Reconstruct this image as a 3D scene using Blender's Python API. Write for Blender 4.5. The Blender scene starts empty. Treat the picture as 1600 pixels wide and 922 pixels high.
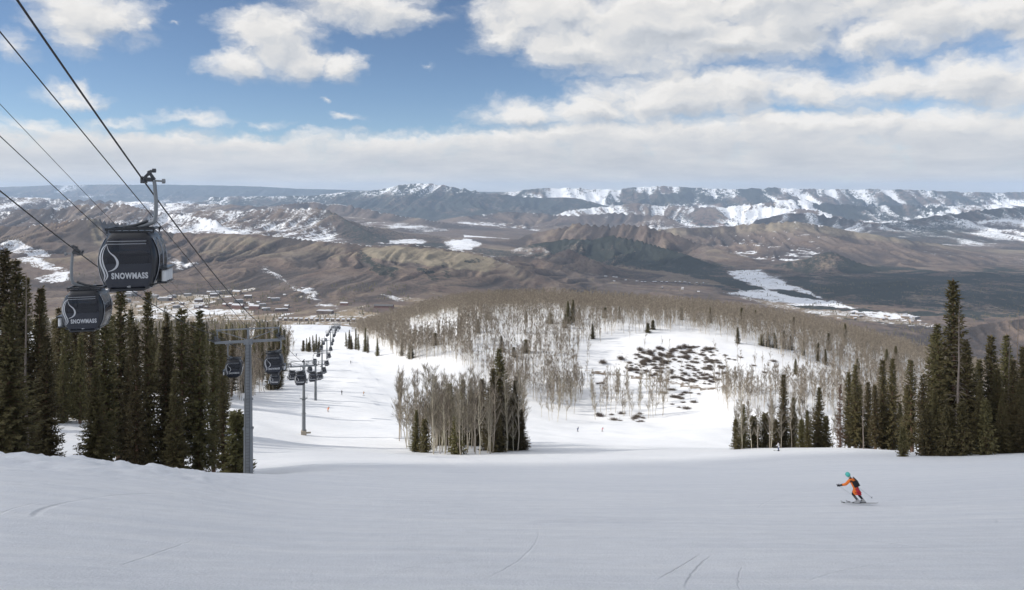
import bpy, bmesh, math, random
import numpy as np
from mathutils import Vector, Matrix

# ---------------------------------------------------------------- basics
# Eye at the origin, x right, y forward (downhill), z up, metres.
# P(px, py, D) is the point seen at photograph pixel (px, py) of the 1600x922 picture at depth D.
FX, CX, HY = 1100.0, 800.0, 295.0
rng = np.random.default_rng(11)
random.seed(5)
SC = bpy.context.scene
COL = SC.collection


def P(px, py, D):
    return Vector(((px - CX) / FX * D, D, -(py - HY) / FX * D))


def fnoise(x, y, seed=0):
    """smooth value noise, 0..1"""
    x = np.asarray(x, float); y = np.asarray(y, float)
    ix = np.floor(x).astype(np.int64); iy = np.floor(y).astype(np.int64)
    fx = x - ix; fy = y - iy
    fx = fx * fx * fx * (fx * (fx * 6 - 15) + 10); fy = fy * fy * fy * (fy * (fy * 6 - 15) + 10)

    def h(a, b):
        n = (a * 374761393 + b * 668265263 + seed * 1442695041) & 0xFFFFFFFF
        n = ((n ^ (n >> 13)) * 1274126177) & 0xFFFFFFFF
        n = ((n ^ (n >> 16)) * 2246822519) & 0xFFFFFFFF
        return ((n ^ (n >> 15)) & 0xFFFFFF) / float(0xFFFFFF)
    a = h(ix, iy); b = h(ix + 1, iy); c = h(ix, iy + 1); d = h(ix + 1, iy + 1)
    return (a + (b - a) * fx) * (1 - fy) + (c + (d - c) * fx) * fy


def fbm(x, y, seed=0, octs=4, gain=0.5):
    s = 0.0; a = 1.0; t = 0.0; f = 1.0
    for k in range(octs):
        s = s + a * fnoise(x * f + 17.3 * k, y * f - 9.1 * k, seed + k); t += a; a *= gain; f *= 2.03
    return s / t


def ridged(x, y, seed=0, octs=4):
    s = 0.0; a = 1.0; t = 0.0; f = 1.0
    for k in range(octs):
        s = s + a * (1 - np.abs(2 * fnoise(x * f + 7.7 * k, y * f + 3.1 * k, seed + k) - 1)); t += a; a *= 0.5; f *= 2.07
    return s / t


def sstep(a, b, x):
    t = np.clip((x - a) / (b - a), 0, 1)
    return t * t * (3 - 2 * t)


# ---------------------------------------------------------------- object helpers
def mesh_np(name, verts, faces, mats=(), smooth=False, mat_idx=None):
    """faces: (n,3) or (n,4) int array"""
    verts = np.asarray(verts, np.float32); faces = np.asarray(faces, np.int32)
    k = faces.shape[1]; n = len(faces)
    me = bpy.data.meshes.new(name)
    me.vertices.add(len(verts)); me.vertices.foreach_set("co", verts.ravel())
    me.loops.add(n * k); me.loops.foreach_set("vertex_index", faces.ravel())
    me.polygons.add(n)
    me.polygons.foreach_set("loop_start", np.arange(n, dtype=np.int32) * k)
    me.polygons.foreach_set("loop_total", np.full(n, k, np.int32))
    if smooth:
        me.polygons.foreach_set("use_smooth", np.ones(n, bool))
    if mat_idx is not None:
        me.polygons.foreach_set("material_index", np.asarray(mat_idx, np.int32))
    for m in mats:
        me.materials.append(m)
    me.update(calc_edges=True)
    return me


def link(name, data, parent=None, loc=None, rot=None, scale=None):
    o = bpy.data.objects.new(name, data)
    COL.objects.link(o)
    if parent is not None:
        o.parent = parent
    if loc is not None:
        o.location = loc
    if rot is not None:
        o.rotation_euler = rot
    if scale is not None:
        o.scale = scale
    return o


def tag(o, label=None, cat=None, group=None, kind=None):
    if label: o["label"] = label
    if cat: o["category"] = cat
    if group: o["group"] = group
    if kind: o["kind"] = kind
    return o


class MB:
    """collects shapes, builds one mesh"""
    def __init__(self):
        self.v = []; self.f = []; self.m = []; self.s = []

    def add(self, verts, faces, mat=0, smooth=False):
        b = len(self.v)
        self.v += [tuple(p) for p in verts]
        for f in faces:
            self.f.append([b + i for i in f]); self.m.append(mat); self.s.append(smooth)

    def box(self, c, size, M=None, mat=0, bev=0.0):
        sx, sy, sz = (d / 2 for d in size)
        if bev <= 0:
            vs = [Vector((x * sx, y * sy, z * sz)) for z in (-1, 1) for y in (-1, 1) for x in (-1, 1)]
            fs = [(0, 2, 3, 1), (4, 5, 7, 6), (0, 1, 5, 4), (2, 6, 7, 3), (0, 4, 6, 2), (1, 3, 7, 5)]
        else:
            bm = bmesh.new(); bmesh.ops.create_cube(bm, size=1)
            bmesh.ops.scale(bm, vec=(size[0], size[1], size[2]), verts=bm.verts)
            bmesh.ops.bevel(bm, geom=list(bm.edges), offset=bev, segments=2, affect='EDGES', profile=0.7)
            bm.verts.ensure_lookup_table(); bm.verts.index_update()
            vs = [v.co.copy() for v in bm.verts]; fs = [[v.index for v in f.verts] for f in bm.faces]; bm.free()
        if M is not None:
            vs = [M @ v for v in vs]
        self.add([v + Vector(c) for v in vs], fs, mat)

    def tube(self, pts, radii, n=8, mat=0, smooth=True, cap=True):
        pts = [Vector(p) for p in pts]
        if not hasattr(radii, '__len__'): radii = [radii] * len(pts)
        vs = []; fs = []
        up = Vector((0, 0, 1)); prev = None
        for i, p in enumerate(pts):
            t = (pts[min(i + 1, len(pts) - 1)] - pts[max(i - 1, 0)]).normalized()
            if prev is None:
                a = t.orthogonal().normalized()
            else:
                a = (prev - t * prev.dot(t)).normalized()
            prev = a; b = t.cross(a)
            for k in range(n):
                th = 2 * math.pi * k / n
                vs.append(p + (a * math.cos(th) + b * math.sin(th)) * radii[i])
        for i in range(len(pts) - 1):
            for k in range(n):
                fs.append((i * n + k, i * n + (k + 1) % n, (i + 1) * n + (k + 1) % n, (i + 1) * n + k))
        self.add(vs, fs, mat, smooth)
        if cap:
            self.add(vs[:n][::-1], [tuple(range(n))], mat); self.add(vs[-n:], [tuple(range(n))], mat)

    def disc(self, c, axis, r, w, n=16, mat=0):
        a = Vector(axis).normalized()
        self.tube([Vector(c) - a * w / 2, Vector(c) + a * w / 2], r, n, mat)

    def ellipsoid(self, c, r, n=12, m=8, mat=0, M=None):
        vs = []; fs = []
        for i in range(m + 1):
            ph = math.pi * i / m
            for k in range(n):
                th = 2 * math.pi * k / n
                p = Vector((r[0] * math.sin(ph) * math.cos(th), r[1] * math.sin(ph) * math.sin(th), r[2] * math.cos(ph)))
                if M is not None: p = M @ p
                vs.append(p + Vector(c))
        for i in range(m):
            for k in range(n):
                fs.append((i * n + k, (i + 1) * n + k, (i + 1) * n + (k + 1) % n, i * n + (k + 1) % n))
        self.add(vs, fs, mat, True)

    def mesh(self, name, mats):
        me = bpy.data.meshes.new(name)
        me.from_pydata(self.v, [], self.f)
        me.polygons.foreach_set("material_index", self.m)
        me.polygons.foreach_set("use_smooth", self.s)
        for m in (mats if isinstance(mats, (list, tuple)) else [mats]):
            me.materials.append(m)
        me.update()
        return me

    def build(self, name, mats, parent=None, **kw):
        return link(name, self.mesh(name, mats), parent, **kw)


# ---------------------------------------------------------------- node helper
class NT:
    def __init__(self, tree):
        self.t = tree; self.n = tree.nodes; self.l = tree.links

    def node(self, typ, **props):
        nd = self.n.new(typ)
        for k, v in props.items():
            setattr(nd, k, v)
        return nd

    def put(self, sock, v):
        if v is None: return
        if isinstance(v, bpy.types.NodeSocket):
            self.l.new(v, sock)
        else:
            sock.default_value = v

    def math(self, op, a, b=None, c=None, clamp=False):
        nd = self.node('ShaderNodeMath', operation=op, use_clamp=clamp)
        for i, v in enumerate((a, b, c)):
            self.put(nd.inputs[i], v)
        return nd.outputs[0]

    def vmath(self, op, a, b=None, c=None):
        nd = self.node('ShaderNodeVectorMath', operation=op)
        for i, v in enumerate((a, b, c)):
            self.put(nd.inputs[i], v)
        return nd.outputs['Value'] if op in ('LENGTH', 'DOT_PRODUCT', 'DISTANCE') else nd.outputs[0]

    def ss(self, a, b, x):
        nd = self.node('ShaderNodeMapRange', interpolation_type='SMOOTHSTEP')
        self.put(nd.inputs[0], x); self.put(nd.inputs[1], a); self.put(nd.inputs[2], b)
        nd.inputs[3].default_value = 0; nd.inputs[4].default_value = 1
        return nd.outputs[0]

    def lerp(self, f, a, b):
        nd = self.node('ShaderNodeMapRange'); nd.clamp = False
        self.put(nd.inputs[0], f); nd.inputs[1].default_value = 0; nd.inputs[2].default_value = 1
        self.put(nd.inputs[3], a); self.put(nd.inputs[4], b)
        return nd.outputs[0]

    def noise(self, vec, scale, detail=3.0, rough=0.5, dist=0.0, out=0, dim='3D'):
        nd = self.node('ShaderNodeTexNoise', noise_dimensions=dim)
        self.put(nd.inputs['Vector'], vec); nd.inputs['Scale'].default_value = scale
        nd.inputs['Detail'].default_value = detail; nd.inputs['Roughness'].default_value = rough
        nd.inputs['Distortion'].default_value = dist
        return nd.outputs[out]

    def mix(self, f, a, b):
        nd = self.node('ShaderNodeMix', data_type='RGBA')
        self.put(nd.inputs[0], f)
        for s, v in ((nd.inputs[6], a), (nd.inputs[7], b)):
            self.put(s, v if isinstance(v, bpy.types.NodeSocket) else (*v[:3], 1))
        return nd.outputs[2]

    def sep(self, v):
        nd = self.node('ShaderNodeSeparateXYZ'); self.put(nd.inputs[0], v)
        return nd.outputs

    def comb(self, x, y, z=0.0):
        nd = self.node('ShaderNodeCombineXYZ')
        for i, v in enumerate((x, y, z)): self.put(nd.inputs[i], v)
        return nd.outputs[0]


def material(name, color=(.5, .5, .5), rough=0.7, metal=0.0, spec=0.3, var=0.0, vscale=6.0, bump=0.0, bscale=20.0, obj_var=0.0, alpha=1.0):
    """plain procedural material: base colour with noise variation, optional bump and per-object variation"""
    m = bpy.data.materials.new(name); m.use_nodes = True
    t = NT(m.node_tree); b = m.node_tree.nodes['Principled BSDF']
    b.inputs['Roughness'].default_value = rough; b.inputs['Metallic'].default_value = metal
    b.inputs['Specular IOR Level'].default_value = spec; b.inputs['Alpha'].default_value = alpha
    co = t.node('ShaderNodeTexCoord').outputs['Object']
    c = None
    if var > 0:
        n = t.noise(co, vscale, 4, 0.6)
        c = t.mix(n, tuple(x * (1 - var) for x in color), tuple(min(1, x * (1 + var)) for x in color))
    if obj_var > 0:
        r = t.node('ShaderNodeObjectInfo').outputs['Random']
        c2 = c if c is not None else (*color, 1)
        hs = t.node('ShaderNodeHueSaturation')
        t.put(hs.inputs['Hue'], t.lerp(r, 0.5 - 0.02, 0.5 + 0.015))
        t.put(hs.inputs['Value'], t.lerp(r, 1 - obj_var, 1 + obj_var))
        t.put(hs.inputs['Color'], c2)
        c = hs.outputs[0]
    t.put(b.inputs['Base Color'], c if c is not None else (*color, 1))
    if bump > 0:
        bn = t.node('ShaderNodeBump'); bn.inputs['Strength'].default_value = bump
        bn.inputs['Distance'].default_value = 0.05
        t.put(bn.inputs['Height'], t.noise(co, bscale, 4, 0.6)); t.put(b.inputs['Normal'], bn.outputs[0])
    return m
# ---------------------------------------------------------------- terrain height
# near ground: for each column (photo px) the pairs depth -> photo py where the snow lies
NEAR = {
    -250: {45: 690, 60: 700, 80: 712, 100: 690, 130: 655, 180: 622, 230: 598, 300: 580, 500: 542, 900: 520, 1500: 508, 2600: 496},
    0:   {8: 985, 12: 906, 20: 820, 30: 752, 38: 724, 45: 706, 60: 714, 80: 722, 100: 700, 130: 662, 180: 630, 230: 604, 300: 584, 500: 543, 900: 520, 1500: 508, 2600: 497},
    130: {8: 988, 12: 908, 20: 826, 30: 762, 38: 733, 45: 715, 60: 727, 80: 736, 100: 712, 130: 662, 180: 636, 230: 608, 300: 586, 500: 545, 900: 521, 1500: 509, 2600: 498},
    250: {8: 990, 12: 910, 20: 833, 30: 774, 38: 746, 47: 727, 60: 738, 80: 750, 100: 728, 130: 688, 180: 650, 230: 616, 300: 592, 500: 548, 900: 522, 1500: 511, 2600: 499},
    390: {8: 990, 12: 912, 20: 840, 35: 776, 50: 748, 58: 737, 75: 752, 100: 735, 130: 705, 180: 662, 230: 632, 280: 604, 330: 594, 500: 551, 900: 523, 1500: 513, 2600: 501},
    480: {8: 990, 12: 913, 20: 845, 35: 785, 50: 755, 62: 738, 80: 734, 100: 722, 130: 705, 179: 687, 215: 655, 254: 625, 290: 604, 330: 588, 370: 572, 400: 564, 440: 557, 500: 550, 600: 541, 900: 523, 1500: 514, 2600: 502},
    560: {8: 990, 12: 913, 20: 845, 35: 788, 50: 758, 65: 740, 100: 724, 130: 709, 179: 688, 215: 660, 254: 632, 290: 610, 330: 591, 370: 574, 400: 564, 440: 556, 500: 546, 600: 534, 800: 520, 1100: 516, 1500: 514, 2600: 502},
    620: {8: 990, 12: 913, 20: 845, 35: 789, 50: 762, 75: 739, 100: 725, 130: 713, 170: 697, 220: 660, 270: 630, 330: 598, 370: 580, 400: 567, 430: 555, 480: 540, 560: 516, 640: 499, 720: 497, 900: 515, 1300: 560, 2600: 502},
    720: {8: 990, 12: 913, 20: 845, 35: 790, 50: 762, 75: 740, 100: 726, 130: 713, 150: 704, 170: 693, 200: 678, 250: 655, 300: 628, 340: 598, 380: 562, 430: 525, 480: 500, 540: 484, 600: 477, 680: 475, 760: 478, 1000: 520, 1300: 580, 2600: 502},
    830: {8: 990, 12: 913, 20: 845, 35: 790, 50: 762, 75: 741, 100: 727, 130: 713, 170: 697, 220: 682, 270: 669, 310: 656, 340: 636, 380: 584, 430: 530, 480: 500, 560: 479, 640: 472, 720: 475, 1000: 530, 1300: 590, 2600: 502},
    950: {8: 990, 12: 913, 20: 845, 35: 790, 50: 762, 75: 742, 100: 727, 130: 713, 170: 698, 220: 687, 270: 677, 310: 666, 340: 652, 370: 610, 400: 572, 430: 542, 470: 512, 520: 494, 600: 479, 680: 477, 760: 482, 1000: 540, 1300: 600, 2600: 502},
    1080: {8: 990, 12: 913, 20: 845, 35: 790, 50: 762, 75: 741, 100: 726, 130: 711, 170: 699, 220: 688, 270: 674, 310: 660, 340: 640, 370: 607, 400: 573, 430: 546, 470: 521, 520: 502, 600: 488, 680: 486, 760: 492, 1000: 550, 1300: 610, 2600: 502},
    1200: {8: 990, 12: 913, 20: 845, 35: 790, 50: 762, 75: 738, 100: 716, 130: 704, 148: 697, 165: 702, 200: 706, 250: 690, 300: 660, 340: 628, 380: 592, 420: 562, 470: 532, 530: 511, 600: 500, 680: 498, 760: 506, 1000: 570, 1300: 630, 2600: 502},
    1330: {8: 990, 12: 913, 20: 845, 35: 790, 50: 762, 75: 735, 100: 711, 130: 699, 140: 697, 155: 702, 200: 712, 250: 694, 300: 664, 350: 634, 400: 604, 450: 574, 520: 545, 600: 527, 680: 525, 760: 535, 1000: 610, 1300: 660, 2600: 505},
    1450: {8: 990, 12: 913, 20: 842, 35: 788, 50: 758, 75: 732, 100: 712, 130: 704, 150: 712, 200: 722, 250: 704, 300: 680, 380: 640, 450: 604, 520: 578, 600: 563, 680: 562, 760: 575, 1000: 640, 1300: 680, 2600: 508},
    1600: {8: 988, 12: 910, 20: 838, 35: 780, 50: 748, 75: 722, 98: 706, 125: 702, 150: 714, 200: 732, 300: 690, 400: 645, 500: 615, 600: 602, 700: 602, 800: 620, 1000: 670, 1300: 700, 2600: 510},
    1900: {8: 985, 12: 905, 20: 830, 35: 770, 50: 735, 75: 710, 98: 695, 125: 692, 150: 705, 200: 730, 300: 700, 400: 660, 500: 635, 600: 620, 700: 620, 1000: 690, 1300: 700, 2600: 510},
}
PXG = np.linspace(-400, 2050, 350); LDG = np.linspace(math.log(8), math.log(2600), 520)
_cols = []
for c in sorted(NEAR):
    d = dict(NEAR[c])
    for k, v in ((8, 985), (12, 905), (20, 815), (30, 745)):
        if min(d) > 30: d[k] = v
    ks = sorted(d)
    _cols.append(np.interp(LDG, np.log(ks), [(d[k] - HY) / FX for k in ks]))
_cols = np.array(_cols); _cx = np.array(sorted(NEAR), float)
RG = np.empty((len(LDG), len(PXG)))
for i in range(len(LDG)):
    RG[i] = np.interp(PXG, _cx, _cols[:, i])


def _blur(a, s, ax):
    k = np.exp(-0.5 * (np.arange(-3 * s, 3 * s + 1) / s) ** 2); k /= k.sum()
    pad = [(0, 0), (0, 0)]; pad[ax] = (3 * s, 3 * s)
    b = np.pad(a, pad, mode='edge')
    return np.apply_along_axis(lambda r: np.convolve(r, k, 'valid'), ax, b)


RG = _blur(_blur(RG, 4, 0), 6, 1)


def near_ratio(px, D):
    u = np.clip((px - PXG[0]) / (PXG[1] - PXG[0]), 0, len(PXG) - 1.001)
    v = np.clip((np.log(np.maximum(D, 8.0)) - LDG[0]) / (LDG[1] - LDG[0]), 0, len(LDG) - 1.001)
    i = v.astype(int); j = u.astype(int); fv = v - i; fu = u - j
    return (RG[i, j] * (1 - fu) + RG[i, j + 1] * fu) * (1 - fv) + (RG[i + 1, j] * (1 - fu) + RG[i + 1, j + 1] * fu) * fv


def H_near(x, y):
    yy = np.maximum(y, 8.0)
    px = CX + FX * x / yy
    z = -near_ratio(px, yy) * yy
    z = z + np.maximum(8.0 - y, 0) * 0.42
    far = sstep(60, 300, yy)
    z = z + far * (fbm(x / 38, y / 38, 3, 3) - .5) * 3.0 + (fbm(x / 9, y / 9, 5, 2) - .5) * (0.10 + 0.5 * far)
    lip = np.exp(-((yy - 46) / 9) ** 2) * sstep(420, 300, px)
    z = z + lip * ((fbm(x / 1.3, y / 1.3, 9, 4, .65) - .5) * 0.9 + (fbm(x / 5, y / 5, 10, 2) - .5) * 0.6)
    z = z + (fbm(x / 3.2, y / 3.2, 8, 2) - .5) * 0.06
    return z


def floor_z(x, y):
    px = CX + FX * x / np.maximum(y, 100)
    z = -485 - 215 * sstep(640, 1000, px) - 90 * sstep(5200, 8000, y)
    z = z - 160 * sstep(9000, 15000, y)
    return z + (fbm(x / 420, y / 420, 21, 3) - .5) * 26 * sstep(2600, 3400, y) + (fbm(x / 2200, y / 2200, 22, 3) - .5) * 140 * sstep(8500, 12000, y)


# ridges: crest points (px, py, D); front width, back width, style, spur length, power
RIDGES = [
    ('brown', 1500, 1300, 330, 1.25, [(-420, 372, 4700), (-200, 362, 4700), (-60, 350, 4700), (40, 352, 4700), (100, 344, 4600), (145, 337, 4500), (190, 346, 4600), (225, 356, 4700), (270, 362, 4800), (330, 363, 4800), (400, 365, 4800), (450, 369, 4750), (500, 376, 4650), (545, 379, 4600), (590, 385, 4550), (640, 380, 4500), (690, 387, 4450), (740, 394, 4400), (790, 410, 4300), (840, 428, 4200), (900, 450, 4100)]),
    ('brown', 900, 900, 260, 1.2, [(730, 408, 5200), (770, 402, 5150), (800, 397, 5150), (835, 401, 5100), (880, 414, 5000), (930, 438, 4850), (970, 456, 4750)]),
    ('brown', 700, 800, 220, 1.1, [(820, 412, 5700), (860, 398, 5700), (889, 387, 5600), (920, 402, 5500), (955, 422, 5350), (990, 445, 5200)]),
    ('forest', 1000, 800, 330, 1.1, [(775, 404, 6900), (800, 390, 6900), (835, 379, 6900), (880, 372, 6900), (930, 372, 6800), (960, 366, 6800), (1000, 374, 6700), (1060, 392, 6500), (1120, 415, 6200)]),
    ('brown', 1200, 1000, 380, 1.15, [(820, 366, 8000), (860, 358, 8000), (900, 347, 7900), (945, 349, 7800), (975, 347, 7700), (1010, 350, 7600), (1060, 366, 7500), (1100, 380, 7300), (1140, 396, 7100)]),
    ('mesa', 2300, 1500, 520, 1.5, [(1030, 357, 9200), (1090, 352, 9200), (1150, 350, 9200), (1200, 347, 9100), (1240, 344, 9000), (1290, 351, 9000), (1330, 360, 9000), (1400, 371, 8900), (1470, 381, 8800), (1530, 390, 8700), (1600, 391, 8600), (1700, 396, 8500), (1900, 404, 8400)]),
    ('forest', 780, 700, 300, 1.05, [(1090, 436, 6400), (1150, 424, 6500), (1200, 416, 6500), (1255, 405, 6500), (1295, 391, 6500), (1335, 406, 6400), (1375, 422, 6300), (1420, 436, 6100), (1470, 452, 5900)]),
    ('forest', 800, 900, 300, 1.2, [(1250, 452, 5000), (1320, 447, 5000), (1380, 441, 5000), (1410, 439, 5000), (1450, 455, 4850), (1490, 472, 4700)]),
    ('forest', 1200, 900, 380, 1.2, [(1450, 450, 6200), (1500, 437, 6300), (1545, 431, 6300), (1600, 436, 6300), (1700, 430, 6300), (1900, 440, 6200)]),
    ('forest', 900, 900, 300, 1.3, [(1380, 482, 4300), (1450, 470, 4400), (1520, 462, 4500), (1600, 458, 4500), (1750, 452, 4500), (1900, 455, 4500)]),
    ('brown', 500, 700, 200, 1.3, [(1470, 520, 3050), (1530, 506, 3100), (1600, 497, 3100), (1700, 490, 3100), (1900, 485, 3100)]),
    ('snowy', 1700, 1300, 480, 1.6, [(-450, 330, 7000), (-200, 325, 7000), (-60, 327, 7000), (0, 326, 6900), (70, 323, 6900), (130, 318, 7000), (180, 313, 7000), (215, 322, 6900), (270, 332, 6900), (340, 342, 6700)]),
    ('snowy', 2000, 1300, 620, 1.5, [(180, 340, 7800), (240, 331, 7800), (300, 328, 7800), (400, 326, 7700), (450, 325, 7600), (495, 323, 7500), (510, 325, 7450), (535, 338, 7300), (560, 352, 7100), (590, 370, 6900), (625, 386, 6700)]),
    ('brown', 1500, 1800, 500, 1.3, [(420, 322, 11500), (480, 312, 12000), (540, 318, 12000), (600, 331, 11800), (650, 340, 11500), (720, 352, 11000)]),
    ('lilac', 2200, 1800, 700, 1.3, [(640, 352, 13500), (720, 338, 13500), (790, 330, 13800), (850, 333, 13800), (900, 336, 13500), (960, 330, 13800), (1040, 336, 13500)]),
    ('sopris', 4500, 3000, 1300, 1.25, [(330, 305, 19000), (420, 305, 19000), (480, 304, 19000), (540, 299, 19000), (590, 295, 19000), (622, 288, 19000), (648, 284, 19000), (680, 285, 19000), (715, 291, 19000), (760, 300, 19200), (830, 306, 19500), (900, 308, 19500)]),
    ('alpine', 5000, 3000, 1200, 1.2, [(760, 301, 21500), (810, 296, 21500), (850, 292, 21500), (880, 289, 21500), (910, 291, 21500), (960, 293, 21500), (1000, 290, 21500), (1040, 288, 21500), (1080, 290, 21500), (1150, 293, 21500), (1210, 291, 21500), (1270, 292, 21500), (1340, 293, 21500), (1430, 294, 21500), (1500, 298, 21500), (1600, 298, 21500), (1800, 300, 21500), (2200, 300, 21500)]),
    ('redbluff', 2400, 2200, 800, 1.15, [(880, 330, 16000), (930, 322, 16500), (985, 314, 16500), (1040, 318, 16500), (1100, 322, 16000), (1160, 316, 16000), (1230, 322, 15500), (1290, 330, 15000)]),
    ('white', 2600, 2200, 800, 1.25, [(1150, 322, 17500), (1200, 313, 17500), (1240, 309, 17500), (1290, 314, 17500), (1350, 318, 17500), (1410, 317, 17500), (1470, 320, 17000), (1540, 317, 17000), (1610, 319, 17000), (1800, 320, 17000)]),
    ('darkblue', 2200, 2200, 650, 1.2, [(1180, 342, 12800), (1230, 332, 12800), (1270, 331, 12800), (1310, 337, 12700), (1360, 348, 12500), (1400, 346, 12500), (1450, 337, 12500), (1500, 330, 12600), (1550, 324, 12800), (1600, 322, 12800), (1700, 320, 12800), (2000, 322, 12800)]),
    ('plateau', 7000, 3000, 1500, 1.4, [(-700, 291, 31000), (-300, 291, 31000), (-100, 293, 31000), (0, 292, 31000), (80, 289, 31000), (150, 288, 31000), (280, 288, 31000), (380, 290, 31000), (460, 294, 31000), (560, 297, 31000), (680, 299, 31000), (900, 300, 31000), (2300, 301, 31000)]),
    ('lilac', 3200, 2500, 800, 1.3, [(-500, 315, 11500), (-200, 312, 11500), (0, 306, 11800), (90, 309, 11800), (200, 313, 11500), (330, 318, 11500), (450, 322, 11300)]),
]
STY = {s: i for i, s in enumerate(['floor', 'brown', 'forest', 'mesa', 'snowy', 'lilac', 'sopris', 'alpine', 'redbluff', 'white', 'darkblue', 'plateau'])}


def ridge_heights(x, y, zf):
    """max over ridges; also the style id and the relative drop t (0 crest .. 1 foot)"""
    best = zf.copy(); sty = np.zeros(x.shape, np.int32); tt = np.ones(x.shape); front = np.zeros(x.shape); draw = np.full(x.shape, .5)
    for ri, (style, wf, wb, lam, pw, pts) in enumerate(RIDGES):
        W = [P(*p) for p in pts]
        xs = [w.x for w in W]; ys = [w.y for w in W]
        m = (x > min(xs) - wf * 1.7) & (x < max(xs) + wf * 1.7) & (y > min(ys) - wf * 1.7) & (y < max(ys) + wb * 1.7)
        idx = np.nonzero(m)[0]
        if not len(idx): continue
        X = x[idx]; Y = y[idx]; F = zf[idx]
        wx = (fbm(X / (lam * 2.2), Y / (lam * 2.2), 40 + ri, 3) - .5) * lam * .9
        bd = np.full(len(idx), 1e12); bs = np.zeros(len(idx)); bz = np.zeros(len(idx)); bf = np.zeros(len(idx)); s0 = 0.0
        for a, b in zip(W[:-1], W[1:]):
            dx, dy = b.x - a.x, b.y - a.y; L2 = dx * dx + dy * dy; L = math.sqrt(L2)
            u = np.clip(((X - a.x) * dx + (Y - a.y) * dy) / L2, 0, 1)
            qx = a.x + u * dx; qy = a.y + u * dy
            d = np.hypot(X - qx, Y - qy)
            k = d < bd
            bd[k] = d[k]; bs[k] = s0 + u[k] * L; bz[k] = (a.z + u * (b.z - a.z))[k]
            side = (X - qx) * dy - (Y - qy) * dx      # >0 is nearer to the viewer when the crest runs left to right
            bf[k] = (side > 0)[k]
            s0 += L
        w = np.where(bf > 0, wf, wb)
        sp = ridged((bs + wx) / lam, bd / (lam * 3.5), 60 + ri, 3)          # spurs run down from the crest
        sp2 = ridged((bs + wx * 1.6) / (lam * .28), bd / (lam * 1.3), 90 + ri, 2)
        k = 0.55 + 0.75 * sp + 0.16 * (sp2 - .5)
        t = bd / (w * k)
        t = np.clip(t, 0, 1)
        h = np.maximum(bz - F, 0)
        crest = (fbm(bs / 90, bd / 90, 130 + ri, 3) - .5) * 14 * (h / 300).clip(0.2, 1.2)
        prof = (1 - t) ** pw
        sp3 = ridged((bs + wx * 1.9) / (lam * .11), bd / (lam * .8), 160 + ri, 2)
        cut = (0.34 * (1 - sp) + 0.32 * (1 - sp2) + 0.26 * (1 - sp3)) * np.sin(np.pi * np.clip(t, 0, 1) ** .6)
        z = F + h * prof * (1 - cut) + crest * (1 - t) * sstep(0, .04, t)
        z = np.where(t >= 1, F - 1, z)
        up = z > best[idx]
        j = idx[up]
        best[j] = z[up]; sty[j] = STY[style]; tt[j] = t[up]; front[j] = bf[up]
        draw[j] = (1.5 * (1 - sp) + 1.2 * (1 - sp2) + .8 * (1 - sp3))[up] / 3.5 * 1.6
    return best, sty, tt, front, draw


def H_far(x, y):
    zf = floor_z(x, y)
    return ridge_heights(x, y, zf)


def H(x, y):
    x = np.asarray(x, float); y = np.asarray(y, float)
    shp = x.shape; x = x.ravel(); y = y.ravel()
    z = np.empty_like(x)
    n = y < 2600
    z[n] = H_near(x[n], y[n])
    f = y > 2000
    if f.any():
        zf = H_far(x[f], y[f])[0]
        k = sstep(2000, 2600, y[f])
        zn = np.where(y[f] < 2600, z[f], 0)
        z[f] = np.where(k < 1, zn * (1 - k), 0) + zf * k
    return z.reshape(shp)


def Hp(px, D):
    """ground height under the photo column px at depth D"""
    px = np.asarray(px, float); D = np.asarray(D, float)
    return H((px - CX) / FX * D, D)


def ground(px, D, sink=0.0):
    x = (px - CX) / FX * D
    return Vector((x, D, float(H(np.array([x]), np.array([float(D)]))[0]) - sink))


def depth_of(px, py, lo=60.0, hi=2400.0):
    """first depth >= lo where the ground appears at (px, py)"""
    D = np.exp(np.linspace(math.log(lo), math.log(hi), 900))
    r = HY - Hp(np.full(D.shape, px), D) / D * FX
    k = np.nonzero(r <= py)[0]
    return float(D[k[0]]) if len(k) else hi


def in_poly(px, py, poly):
    ins = np.zeros(px.shape, bool)
    for (x1, y1), (x2, y2) in zip(poly, poly[1:] + poly[:1]):
        if y1 == y2: continue
        c = ((y1 > py) != (y2 > py)) & (px < (x2 - x1) * (py - y1) / (y2 - y1) + x1)
        ins ^= c
    return ins


def soft_poly(px, py, poly, soft=2.0):
    w = (fbm(px / 14, py / 5, 301, 4) - .5) * 14 * soft
    v = (fbm(px / 14, py / 5, 302, 4) - .5) * 5 * soft
    a = 0.0; r = np.random.default_rng(3)
    for k in range(10):
        ox, oy = r.normal(0, 1, 2)
        a = a + in_poly(px + w + ox * 3 * soft, py + v + oy * 1.2 * soft, poly)
    return a / 10.0


# ---------------------------------------------------------------- terrain meshes
def fan(name, y0, y1, apex, nrow, ncol, umax):
    q = np.exp(np.linspace(math.log(y0 + apex), math.log(y1 + apex), nrow))
    u = np.linspace(-umax, umax, ncol)
    Y = np.repeat((q - apex)[:, None], ncol, 1); X = u[None, :] * q[:, None]
    x = X.ravel(); y = Y.ravel()
    i = np.arange((nrow - 1) * ncol).reshape(nrow - 1, ncol)[:, :-1].ravel()
    faces = np.stack([i, i + 1, i + ncol + 1, i + ncol], 1)
    return x, y, faces


def color_attr(me, name, rgba):
    a = me.color_attributes.new(name, 'FLOAT_COLOR', 'POINT')
    a.data.foreach_set('color', np.asarray(rgba, np.float32).ravel())


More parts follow.
